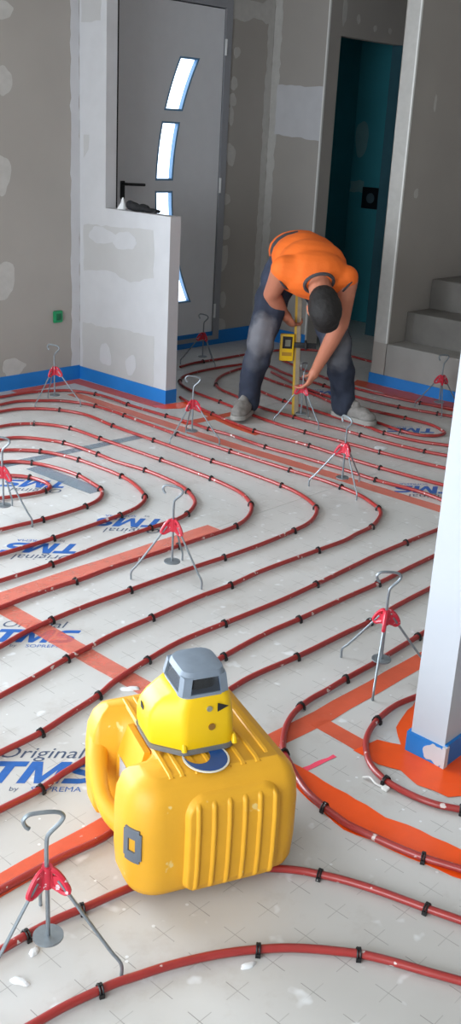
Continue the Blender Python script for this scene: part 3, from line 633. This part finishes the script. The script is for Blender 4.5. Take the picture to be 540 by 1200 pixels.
for k in range(6):
    xc = .030+k*.0335
    mo('rib', front_grid(xc-.007, xc+.007, 6, .030, .25, 44, lambda x, z: panel_d(x, z)-.001+.0055*sstep((.007-abs(x-xc))/.005)*sstep((z-.03)/.012)*sstep((.25-z)/.012)), CASE, fp, True, 60)
# ribs along the top
def top_rib(x, y0, y1, w=.012, h=.006):
    z = .2885; rg = []
    for y, k in [(y0, 0), (y0+.012, 1), (y1-.012, 1), (y1, 0)]:
        rg.append([(x-w/2, y, z-.002), (x-w/4, y, z-.001+h*k), (x+w/4, y, z-.001+h*k), (x+w/2, y, z-.002)])
    return loft(rg)
for x, y0, y1 in [(-.012, .012, .335), (.012, .012, .335), (.045, .012, .34), (.078, .012, .34), (.111, .012, .34), (.144, .012, .34), (.177, .012, .34), (.205, .03, .33)]:
    mo('top_rib', top_rib(x, y0, y1, .013, .0045), CASE, body, True, 30)
# sticker on the recess wall, grey badge on the rounded corner, blue emblem on the top
mo('sticker', loft([[(-.0520, .16, .13), (-.0520, .232, .13), (-.0505, .232, .13), (-.0505, .16, .13)], [(-.0508, .16, .205), (-.0508, .232, .205), (-.0493, .232, .205), (-.0493, .16, .205)]]), mat('sticker_grey', (176, 182, 188), .4, var=.2, scale=90), ce)
def curved_badge():
    cx, cy, R0, zc = -.035, .042, .0715, .155; n = 10; vs = []; fs = []
    def P(i, j, dr): a_ = math.radians(212)+(i/n-.5)*.64; return (cx+(R0+dr)*math.cos(a_), cy+(R0+dr)*math.sin(a_), zc+(j/n-.5)*.078)
    for dr in (-.004, .002):
        for j in range(n+1):
            for i in range(n+1): vs.append(P(i, j, dr))
    K = (n+1)**2; hole = lambda i, j: 3 <= i < 7 and 3 <= j < 7
    for j in range(n):
        for i in range(n):
            if hole(i, j) or (i in (0, n-1) and j in (0, n-1)): continue
            q = (j*(n+1)+i, j*(n+1)+i+1, (j+1)*(n+1)+i+1, (j+1)*(n+1)+i); fs.append(tuple(v+K for v in q))
            for (di, dj, e0, e1) in ((0, -1, 0, 1), (1, 0, 1, 2), (0, 1, 2, 3), (-1, 0, 3, 0)):
                ii, jj = i+di, j+dj
                if not (0 <= ii < n and 0 <= jj < n) or hole(ii, jj) or (ii in (0, n-1) and jj in (0, n-1)): fs.append((q[e0], q[e1], q[e1]+K, q[e0]+K))
    return vs, fs
mo('badge', curved_badge(), mat('badge_grey', (98, 106, 116), .5), ce)
def ell(cx, cy, rx, ry, n=28): return [(cx+rx*math.cos(2*math.pi*k/n), cy+ry*math.sin(2*math.pi*k/n)) for k in range(n)]
mo('emblem', plate(ell(.075, .050, .044, .050), [ell(.060, .066, .028, .036)], .2935, .2952), mat('emblem_blue', (24, 74, 140), .4), ce)
mo('emblem_edge', plate(ell(.075, .050, .048, .054), [ell(.075, .050, .044, .050)], .2930, .2950), mat('emblem_white', (215, 215, 205), .4), ce)

# ------------------------------------------------------------------ rotating laser on the case
le = empty('rotary_laser', (1.214, 1.198, .294), CA); tag(le, 'yellow rotary laser level with grey head standing on the yellow case', 'laser level')
def rr(x0, x1, y0, y1, r, z, seg=4): return [(p.x, p.y, z) for p in round_poly([(x0, y0, r), (x1, y0, r), (x1, y1, r), (x0, y1, r)], seg)]
def ring8(xl, x0, x1, y0, y1, z, yl0, yl1):
    # tower outline (x0..x1) with a lower lobe reaching left to xl
    return [(p.x, p.y, z) for p in round_poly([(xl, yl0, .02), (x0, y0, .03), (x1, y0, .022), (x1+.004, y1-.04, .03), (x1-.02, y1, .03), (x0+.005, y1, .03), (xl, yl1, .025)], 4)]
body_r = [ring8(-.022, .035, .147, .068, .225, .010, .118, .212), ring8(-.026, .034, .148, .068, .226, .03, .118, .212), ring8(-.026, .034, .147, .069, .224, .060, .12, .21), ring8(-.022, .034, .146, .071, .220, .078, .122, .207), ring8(-.011, .034, .144, .074, .214, .096, .125, .203), ring8(.004, .034, .142, .077, .210, .110, .125, .198), ring8(.018, .034, .140, .079, .208, .119, .122, .195), ring8(.026, .034, .138, .081, .206, .126, .12, .19)]
lb = mo('laser_body', loft(body_r), LYEL, le, True, 50)
mo('rubber_foot', loft([ring8(-.024, .033, .149, .066, .228, .0, .116, .214), ring8(-.027, .032, .150, .065, .229, .012, .115, .215)]), mat('foot_grey', (112, 116, 118), .6), le, True, 40)
for x in (.035, .146): mo('corner_post', loft([rr(x-.006, x+.006, .063, .082, .005, .010), rr(x-.005, x+.005, .065, .085, .004, .020), rr(x-.003, x+.003, .072, .09, .002, .028)]), LYEL, lb, True, 40)
# head: a tapered turret with window openings on its faces
def head_ring(t, z, ins=0): 
    x0, x1, y0, y1 = .028+.011*t+ins, .136-.006*t-ins, .080+.013*t+ins, .206-.010*t-ins
    return [(p.x, p.y, z) for p in round_poly([(x0, y0, .022), (x1, y0, .022), (x1, y1, .028), (x0, y1, .028)], 4)]
hd_ = mo('laser_head', loft([head_ring(0, .124), head_ring(.1, .130)]), LGREY, le, True, 40)
mo('head_cap', loft([head_ring(.62, .162), head_ring(.85, .168), head_ring(1.1, .174), head_ring(1.1, .1775, .012), head_ring(1.1, .178, .03)]), LGREY, le, True, 40)
core = mo('head_core', loft([head_ring(.3, .128, .018), head_ring(.6, .166, .018)]), mat('head_inside_dark', (20, 22, 26), .3), le, True)
for (cx, cy) in ((0, 0), (1, 0), (1, 1), (0, 1)):
    def corner(t, z):
        x0, x1, y0, y1 = .028+.011*t, .136-.006*t, .080+.013*t, .206-.010*t
        x = x1 if cx else x0; y = y1 if cy else y0; sx = -1 if cx else 1; sy = -1 if cy else 1
        q = [(x+sx*.003, y+sy*.003), (x+sx*.020, y), (x+sx*.020, y+sy*.008), (x+sx*.008, y+sy*.020), (x, y+sy*.020)]
        return [(a, b, z) for a, b in q]
    mo('head_pillar', loft([corner(.05, .128), corner(.65, .165)]), LGREY, le, True, 40)
m = bpy.data.materials.new('head_glass'); m.use_nodes = True; nt, N, L = nodes_of(m)
tr = N.new('ShaderNodeBsdfTransparent'); tr.inputs[0].default_value = (.55, .62, .7, 1); g2 = N.new('ShaderNodeBsdfGlossy'); g2.inputs['Roughness'].default_value = .1; ms = N.new('ShaderNodeMixShader'); ms.inputs[0].default_value = .08
L.new(tr.outputs[0], ms.inputs[1]); L.new(g2.outputs[0], ms.inputs[2]); L.new(ms.outputs[0], N['Material Output'].inputs[0])
for vf in ([(.052, .0835, .131), (.114, .0835, .131), (.110, .0895, .162), (.058, .0895, .162)], [(.0315, .108, .131), (.0315, .18, .131), (.0385, .176, .162), (.0385, .112, .162)]):
    mo('head_window', (vf+[(v[0]+.002, v[1]+.002, v[2]) for v in vf], [(0, 1, 2, 3), (7, 6, 5, 4), (0, 4, 5, 1), (1, 5, 6, 2), (2, 6, 7, 3), (3, 7, 4, 0)]), m, le)
RX = Matrix.Rotation(math.pi/2, 4, 'X')
mo('screw', xf(cyl((0, 0), .0075, 0, .004, 16), Matrix.Translation((.093, .0705, .058)) @ RX), mat('brass', (170, 130, 70), .35, metal=.8), lb, True)
mo('button', xf(cyl((0, 0), .006, 0, .003, 14), Matrix.Translation((.088, .0745, .098)) @ RX), mat('button_grey', (140, 140, 120), .5), lb, True)
mo('arrow_mark', xf(plate([(-.008, -.010), (.016, 0), (-.008, .010)], [], 0, .0012), Matrix.Translation((.114, .0738, .098)) @ RX), DARK, lb)
mo('side_mark', xf(plate([(-.012, -.02), (.0, -.01), (.012, -.016), (.006, .02), (-.012, .026)], [(ell(-.002, -.004, .003, .005, 10))], 0, .0012), Matrix.Translation((-.0235, .165, .055)) @ Matrix.Rotation(-math.pi/2, 4, 'Z') @ RX), DARK, lb)
# ------------------------------------------------------------------ things left on the half-height wall
wg = empty('work_glove', (4.002, 4.415, 1.035), .12); tag(wg, 'crumpled black work glove lying on top of the half-height wall', 'glove')
def remesh(name, vf, m, parent, vox, smooth_it=2, wob=0.0, wsc=8, seed=0, sub=None):
    me = me_of(name+'_src', *vf); o = bpy.data.objects.new(name+'_src', me); COL.objects.link(o)
    md = o.modifiers.new('r', 'REMESH'); md.mode = 'VOXEL'; md.voxel_size = vox
    ms_ = o.modifiers.new('s', 'SMOOTH'); ms_.iterations = smooth_it; ms_.factor = .5
    dg = bpy.context.evaluated_depsgraph_get(); me2 = bpy.data.meshes.new_from_object(o.evaluated_get(dg)); bpy.data.objects.remove(o)
    if wob:
        off = Vector((seed*3.1, seed*1.7, seed*.9)); ns = [v.normal.copy() for v in me2.vertices]
        for v, n in zip(me2.vertices, ns): v.co += n*wob*mnoise.noise(v.co*wsc+off)
    for p in me2.polygons: p.use_smooth = True
    me2.name = name; me2.materials.clear(); me2.materials.append(m)
    return put(name, me2, m, parent)
def ellipsoid(c, r, R=None, nu=16, nv=10):
    c = Vector(c); R = R or Matrix.Identity(3); vs = [c+R@Vector((0, 0, -r[2]))]; fs = []
    for j in range(1, nv):
        th = -math.pi/2+math.pi*j/nv
        for k in range(nu):
            a = 2*math.pi*k/nu; vs.append(c+R@Vector((r[0]*math.cos(th)*math.cos(a), r[1]*math.cos(th)*math.sin(a), r[2]*math.sin(th))))
    vs.append(c+R@Vector((0, 0, r[2]))); n = len(vs)-1
    fs += [(0, 1+(k+1) % nu, 1+k) for k in range(nu)]
    for j in range(nv-2):
        for k in range(nu): a = 1+j*nu+k; b = 1+j*nu+(k+1) % nu; fs.append((a, b, b+nu, a+nu))
    fs += [(n, n-nu+k, n-nu+(k+1) % nu) for k in range(nu)]
    return vs, fs
def caps(p0, p1, r0, r1, n=14):
    p0, p1 = Vector(p0), Vector(p1); d = (p1-p0); L_ = d.length; d.normalize(); pts, rs = [], []
    for k in range(5): a = math.pi/2*(1-k/4); pts.append(p0-d*r0*math.sin(a)); rs.append(max(1e-4, r0*math.cos(a)))
    for k in range(1, 5): pts.append(p0+d*L_*k/5); rs.append(r0+(r1-r0)*k/5)
    for k in range(5): a = math.pi/2*k/4; pts.append(p1+d*r1*math.sin(a)); rs.append(max(1e-4, r1*math.cos(a)))
    return tube(pts, rs, n)
def chain(pts, rs, n=14): return join(*[caps(a, b, ra, rb, n) for a, b, ra, rb in zip(pts, pts[1:], rs, rs[1:])])
remesh('glove_body', join(ellipsoid((0, 0, .022), (.03, .05, .022)), caps((0, -.04, .014), (.01, -.11, .011), .012, .009), caps((.015, -.035, .014), (.03, -.10, .012), .011, .008), caps((-.012, -.04, .014), (-.012, -.105, .010), .011, .008), caps((.025, .01, .016), (.05, -.03, .013), .011, .009), caps((0, .04, .02), (-.005, .085, .03), .024, .026)), mat('glove_black', (24, 25, 28), .8, var=.2, scale=60), wg, .005, 2, .004, 40)
cp = []
for k in range(13):
    a = 2*math.pi*k/12*.8; cp.append((.034*math.cos(a)*(1+.2*math.sin(3*a)), .034*math.sin(a), 0))
cone = ([(x, y, .002) for x, y, _ in cp]+[(.006+.006*math.cos(k), .004*math.sin(k), .062+.004*(k % 2)) for k in range(13)], [(k, k+1, 14+k, 13+k) for k in range(12)])
pc = put('paper_scrap', me_of('paper_scrap', *cone), mat('white_paper', (226, 228, 230), .7), None); pc.location = (3.985, 4.565, 1.052)
sm = pc.modifiers.new('thick', 'SOLIDIFY'); sm.thickness = .002
pc.location = (3.985, 4.565, 1.036); pc.scale = (.8, .8, 1.0); tag(pc, 'white paper scrap folded into a cone on the half-height wall', 'paper')
# ------------------------------------------------------------------ the man bending over
MA = -YAW
man = empty('person', (4.319, 3.442, .0142), MA); tag(man, 'man in orange sleeveless shirt and dark work trousers bending over a tripod', 'person')
SKIN = mat('skin', (186, 118, 92), .55, var=.06, scale=20)
HAIR = mat('hair_dark', (24, 20, 19), .7, var=.25, scale=120, bump=.6, bscale=180)
def obj_stain_mat(name, base, rough, blobs, stripes=None, var=.1, scale=14):
    """cloth material with dusty patches / dyed bands placed in the garment's own object space"""
    m = mat(name, base, rough, var=var, scale=scale, bump=.25, bscale=90); nt, N, L = nodes_of(m); b = N['Principled BSDF']
    tc = N.new('ShaderNodeTexCoord'); cur = b.inputs['Base Color'].links[0].from_socket
    nz = N.new('ShaderNodeTexNoise'); nz.inputs['Scale'].default_value = 16; nz.inputs['Detail'].default_value = 5; L.new(tc.outputs['Object'], nz.inputs['Vector'])
    for c, r, col, stren in blobs:
        mp = N.new('ShaderNodeMapping'); mp.vector_type = 'POINT'
        mp.inputs['Scale'].default_value = tuple(1/v for v in r); mp.inputs['Location'].default_value = tuple(-a/v for a, v in zip(c, r)); L.new(tc.outputs['Object'], mp.inputs[0])
        ln = N.new('ShaderNodeVectorMath'); ln.operation = 'LENGTH'; L.new(mp.outputs[0], ln.inputs[0])
        ad = N.new('ShaderNodeMath'); ad.operation = 'MULTIPLY_ADD'; L.new(nz.outputs['Fac'], ad.inputs[0]); ad.inputs[1].default_value = -.9; L.new(ln.outputs['Value'], ad.inputs[2])
        rp = N.new('ShaderNodeMapRange'); rp.inputs[1].default_value = .75; rp.inputs[2].default_value = .25; rp.inputs[3].default_value = 0; rp.inputs[4].default_value = stren; L.new(ad.outputs[0], rp.inputs[0])
        mx = N.new('ShaderNodeMix'); mx.data_type = 'RGBA'; L.new(rp.outputs[0], mx.inputs[0]); L.new(cur, mx.inputs[6]); mx.inputs[7].default_value = lin(col); cur = mx.outputs[2]
    for axis, lo, hi, xmax, col in (stripes or []):
        sp_ = N.new('ShaderNodeSeparateXYZ'); L.new(tc.outputs['Object'], sp_.inputs[0])
        def lt(s, v, op='LESS_THAN'):
            q = N.new('ShaderNodeMath'); q.operation = op; L.new(s, q.inputs[0]); q.inputs[1].default_value = v; return q.outputs[0]
        a, c_, d_ = lt(sp_.outputs[axis], hi), lt(sp_.outputs[axis], lo, 'GREATER_THAN'), lt(sp_.outputs[0], xmax)
        m1 = N.new('ShaderNodeMath'); m1.operation = 'MULTIPLY'; L.new(a, m1.inputs[0]); L.new(c_, m1.inputs[1])
        m2 = N.new('ShaderNodeMath'); m2.operation = 'MULTIPLY'; L.new(m1.outputs[0], m2.inputs[0]); L.new(d_, m2.inputs[1])
        mx = N.new('ShaderNodeMix'); mx.data_type = 'RGBA'; L.new(m2.outputs[0], mx.inputs[0]); L.new(cur, mx.inputs[6]); mx.inputs[7].default_value = lin(col); cur = mx.outputs[2]
    L.new(cur, b.inputs['Base Color']); return m
# body axis points (x = to the right in the picture, y = away, z = up)
SH_A, EL_A, WR_A = Vector((-.150, -.175, .815)), Vector((-.198, -.045, .675)), Vector((-.122, .045, .565))
SH_B, EL_B, WR_B = Vector((.178, -.17, .785)), Vector((.166, -.215, .570)), Vector((.066, -.100, .298))
NECK, HEADC = Vector((.032, -.27, .775)), Vector((.062, -.385, .665))
ax = (HEADC-NECK).normalized(); fdir = Vector((0.02, .80, -.60)); fdir = (fdir-ax*fdir.dot(ax)).normalized(); sd = ax.cross(fdir).normalized()
HR = Matrix((sd, fdir, ax)).transposed()
def hpt(a, b, c): return HEADC+sd*a+fdir*b+ax*c
def hand(wrist, d, n, thumb_side, curl, spread=1.0):
    """palm and five separate fingers; d = direction of the fingers, n = palm normal (fingers curl towards n)"""
    d = d.normalized(); n = (n-d*n.dot(d)).normalized(); s = d.cross(n).normalized()*thumb_side
    parts = [caps(wrist, wrist+d*.03, .026, .030)]
    R_ = Matrix((s, n, d)).transposed(); parts.append(ellipsoid(wrist+d*.06, (.040, .017, .05), R_))
    for k, (off, ln, r) in enumerate([(.030, .070, .0088), (.010, .078, .0092), (-.010, .072, .0088), (-.029, .058, .0080)]):
        p = wrist+d*.10+s*off*spread; ang = 0.0; pts = [p-d*.02]; 
        for j, fr in enumerate((.45, .32, .23)):
            ang += curl*(.8 if j == 0 else 1.0); dd = d*math.cos(ang)+n*math.sin(ang); pts.append(pts[-1]+dd*(ln*fr+(.02 if j == 0 else 0)))
        parts.append(chain(pts, [r*1.1, r*1.05, r, r*.85], 8))
    p = wrist+d*.035+s*.028; t1 = p+(s*.75+d*.5+n*.45).normalized()*.038; t2 = t1+(s*.15+d*.75+n*.65).normalized()*.034; t3 = t2+(d*.6+n*.8-s*.2).normalized()*.022
    parts.append(chain([p, t1, t2, t3], [.014, .0115, .0105, .009], 8))
    return join(*parts)
torso = [ellipsoid((-.03, .10, .855), (.14, .17, .10)), ellipsoid((.01, -.12, .81), (.155, .13, .10))]
head = [ellipsoid(HEADC, (.076, .092, .105), HR), ellipsoid(hpt(0, .03, -.05), (.062, .07, .07), HR), ellipsoid(hpt(0, .055, -.085), (.035, .03, .03), HR),
        caps(hpt(0, .088, .01), hpt(0, .110, -.028), .009, .014), caps(hpt(-.022, .088, -.06), hpt(.022, .088, -.06), .010, .010),
        ellipsoid(hpt(.079, .005, -.01), (.010, .02, .033), HR), ellipsoid(hpt(-.079, .005, -.01), (.010, .02, .033), HR),
        caps(hpt(-.032, .078, .022), hpt(.032, .078, .022), .018, .018)]
neck = [caps(NECK+Vector((0, .05, .01)), HEADC-ax*.03, .062, .056)]
arms = [chain([SH_A+Vector((.05, .0, .0)), SH_A, SH_A*.5+EL_A*.5, EL_A, EL_A*.55+WR_A*.45, WR_A], [.062, .064, .052, .043, .042, .027]),
        chain([SH_B-Vector((.05, .0, .0)), SH_B, SH_B*.5+EL_B*.5, EL_B, EL_B*.6+WR_B*.4, WR_B], [.062, .062, .052, .043, .043, .028])]
hands = [hand(WR_A, Vector((.45, .35, -.62)), Vector((.55, .55, .45)), -1, .75, .85), hand(WR_B, Vector((-.36, .12, -.9)), Vector((-.85, .3, .15)), 1, .55, .9)]
remesh('body', join(*(torso+head+neck+arms+hands)), SKIN, man, .0065, 2)
EYE = mat('eye_white', (225, 222, 218), .3); IRIS = mat('iris_brown', (50, 32, 22), .3)
for s_ in (-1, 1):
    e_ = mo('eye', ellipsoid(hpt(s_*.031, .086, -.002), (.013, .008, .009), HR, 10, 6), EYE, man, True); mo('iris', ellipsoid(hpt(s_*.031, .0925, -.002), (.006, .0035, .006), HR, 10, 6), IRIS, e_, True)
mo('mouth', ellipsoid(hpt(0, .0985, -.06), (.024, .004, .005), HR, 12, 6), mat('lips', (150, 78, 70), .5), man, True)
# hair: a close-cropped shell over crown and back of the head
hv, hf = ellipsoid(HEADC-fdir*.006+ax*.004, (.083, .096, .112), HR, 28, 18)
hairs = []
for f in hf:
    c = sum((Vector(hv[i]) for i in f), Vector())/len(f)-HEADC
    if c.dot(fdir) < .052 or c.dot(ax) > .078:
        if c.dot(ax) > -.075: hairs.append(f)
hr = remesh('hair', join(*[ellipsoid(HEADC-fdir*.012+ax*.006, (.085, .09, .110), HR, 24, 14), ellipsoid(HEADC-fdir*.03-ax*.03, (.075, .07, .08), HR, 20, 12), ellipsoid(HEADC+fdir*.035+ax*.06, (.066, .05, .05), HR, 16, 10)]), HAIR, man, .006, 2, .002, 60)
# orange sleeveless shirt
SHIRT = obj_stain_mat('shirt_orange', (236, 108, 28), .8, [], [(1, .115, .165, -.07, (62, 60, 66))], .05, 10)
sh = remesh('shirt', join(ellipsoid((-.055, .20, .875), (.168, .13, .115)), ellipsoid((-.03, .06, .865), (.180, .16, .128)), ellipsoid((.0, -.08, .838), (.186, .14, .132)), ellipsoid((.015, -.165, .805), (.180, .115, .122)),
     caps(SH_A+Vector((.06, 0, .0)), SH_A+Vector((.012, -.005, .008)), .085, .074), caps(SH_B-Vector((.06, 0, 0)), SH_B+Vector((-.012, -.005, .006)), .085, .072), caps((-.10, -.05, .76), (.05, -.17, .735), .07, .075)), SHIRT, man, .008, 3, .006, 9)
GREYT = mat('shirt_trim_grey', (70, 66, 70), .8)
def ring_torus(c, axis, R0, r, n=26, sq=1.0):
    axis = axis.normalized(); a = axis.orthogonal().normalized(); b = axis.cross(a); pts = [c+(a*math.cos(2*math.pi*k/n)*sq+b*math.sin(2*math.pi*k/n))*R0 for k in range(n+1)]
    return tube(pts, r, 6, False)
mo('collar', ring_torus(NECK+Vector((.0, -.008, .0)), ax, .074, .009), GREYT, sh, True)
mo('armhole_trim', ring_torus(SH_A+(EL_A-SH_A).normalized()*.045+Vector((.018, 0, .006)), Vector((-.8, .35, -.45)), .073, .006), GREYT, sh, True)
mo('armhole_trim', ring_torus(SH_B+Vector((.008, -.006, -.030)), Vector((.75, -.15, -.6)), .064, .006), GREYT, sh, True)
# trousers
KN_A, AN_A = Vector((-.235, -.035, .44)), Vector((-.285, .035, .105))
KN_B, AN_B = Vector((.175, -.035, .42)), Vector((.245, .035, .105))
TROU = obj_stain_mat('trousers_navy', (40, 47, 64), .85, [((-.235, -.12, .46), (.09, .13, .13), (128, 127, 132), .7), ((-.27, -.1, .34), (.07, .12, .08), (88, 90, 98), .45), ((.165, -.12, .42), (.09, .13, .14), (112, 112, 116), .6), ((-.15, .1, .75), (.12, .2, .10), (70, 80, 104), .4)], None, .18, 22)
remesh('trousers', join(ellipsoid((-.05, .21, .845), (.165, .135, .105)), chain([(-.125, .19, .80), (-.19, .07, .62), KN_A, (-.262, .01, .26), AN_A, AN_A+Vector((0, 0, -.035))], [.104, .092, .077, .070, .064, .062]),
     chain([(.025, .19, .80), (.10, .07, .62), KN_B, (.215, .01, .26), AN_B, AN_B+Vector((0, 0, -.035))], [.104, .094, .080, .072, .066, .064])), TROU, man, .009, 2, .016, 13, 2)
# shoes
SHOE = mat('shoe_grey', (128, 124, 120), .8, var=.2, scale=40, bump=.4, bscale=70); SOLE = mat('sole_pale', (150, 147, 142), .7, var=.1)
for (c, ang) in (((-.30, .03), math.radians(-104)), ((.275, .03), math.radians(-48))):
    d = Vector((math.cos(ang), math.sin(ang), 0)); s_ = Vector((-d.y, d.x, 0)); o_ = Vector((*c, 0)); R_ = Matrix((d, s_, Vector((0, 0, 1)))).transposed()
    P = lambda a, b, z: o_+d*a+s_*b+Vector((0, 0, z))
    shn = remesh('shoe', join(ellipsoid(P(-.03, 0, .06), (.075, .046, .052), R_), ellipsoid(P(.07, 0, .048), (.10, .050, .042), R_), ellipsoid(P(.135, 0, .04), (.055, .047, .034), R_), caps(P(-.03, 0, .09), P(-.035, 0, .125), .045, .046), ellipsoid(P(.03, 0, .085), (.05, .030, .03), R_)), SHOE, man, .006, 2, .004, 40)
    out = [(-.105, 0, .02), (-.095, .042, .02)]
    so = round_poly([(-.11, -.044, .035), (.06, -.052, .03), (.195, -.04, .04), (.195, .04, .04), (.06, .052, .03), (-.11, .044, .035)], 4)
    mo('sole', loft([[tuple(P(q.x, q.y, z)) for q in so] for z in (.006, .03)]), SOLE, shn, True, 40)
    mo('lace', join(*[tube(catmull([P(.045+.022*k, -.03, .083-.012*k), P(.045+.022*k, 0, .104-.014*k), P(.045+.022*k, .03, .083-.012*k)], 4), .004, 6) for k in range(4)]), mat('lace_pale', (190, 188, 184), .8), shn, True)

# levelling staff and laser receiver (held by the man)
def man_pt(x, y, z=0): return Vector((4.319, 3.442, 0))+Matrix.Rotation(MA, 3, 'Z')@Vector((x, y, z))
sf = empty('levelling_staff', man_pt(-.017, .12, 0), MA); tag(sf, 'grey wooden levelling staff standing upright in the man\'s hand', 'staff')
mo('staff_post', xf(box(-.018, .018, -.018, .018, 0, .70, .003, 1), Matrix.Rotation(math.radians(-2.2), 4, 'Y')), mat('staff_wood', (160, 147, 128), .75, var=.15, scale=30), sf)
mo('staff_scale', xf(box(-.0195, -.006, -.0190, -.0178, .0, .68), Matrix.Rotation(math.radians(-2.2), 4, 'Y')), mat('scale_yellow', (214, 174, 62), .6, var=.08), sf)
rv = empty('laser_receiver', man_pt(-.088, .088, .385), MA); tag(rv, 'yellow laser receiver with dark display clamped to the levelling staff', 'receiver')
ry = mo('receiver_body', box(-.042, .036, -.016, .012, -.075, .075, .008), LYEL, rv, True)
mo('display', box(-.028, .026, -.0185, -.0150, -.005, .062, .002), mat('display_dark', (22, 24, 24), .25), ry)
mo('display_glass', box(-.014, .016, -.0200, -.0180, .008, .045, .001), mat('lcd_grey', (120, 124, 112), .25), ry)
mo('label_strip', box(-.028, .026, -.0182, -.0155, -.045, -.025), mat('label_ochre', (176, 130, 20), .5), ry)
mo('clamp', join(box(.03, .16, -.008, .008, .0, .028, .003), box(.095, .107, -.03, .05, -.005, .035, .003)), DARK, rv, True)

# ------------------------------------------------------------------ scraps lying on the floor
CHALK = mat('dry_plaster', (222, 224, 226), .85, var=.05, scale=60, bump=.3, bscale=120)
def splat(label, x, y, rx, ry, ang, seed):
    o = mo('plaster_chip', loft([[(p.x*k, p.y*k, z) for p in oval(0, 0, rx, ry, seed, amp=.3)] for k, z in ((1, 0.0002), (.9, .0035), (.55, .0055))]), CHALK, None, True, 60)
    o.location = (x, y, 0); o.rotation_euler = (0, 0, ang); tag(o, label, 'debris')
splat('flat white plaster chip beside the pipe just behind the yellow case', 1.700, 1.888, .026, .013, -.7, 1)
splat('white tear-shaped plaster chip in front of the bottom pipe, below the yellow case', 1.187, .968, .016, .007, -.5, 2)
splat('white plaster chip at the lower left, in front of the big near tripod', .852, 1.236, .018, .009, -1.1, 3)
splat('small white plaster chip beside the disc of the big near tripod', .915, 1.277, .012, .009, .3, 4)
splat('white plaster chip between pipes to the right of the man\'s right-hand shoe', 4.235, 2.83, .05, .03, .4, 5)
ct = mo('cable_tie', join(tube(catmull([(0, .03, .004), (.006, .012, .010), (0, -.008, .007), (.004, -.03, .004)], 5), .0028, 6), box(-.004, .012, -.045, -.028, .001, .008, .001, 1)), mat('white_plastic', (230, 230, 228), .4), None, True)
ct.location = (1.843, 1.15, 0); tag(ct, 'white plastic tie lying against the pipe round the column', 'cable tie')
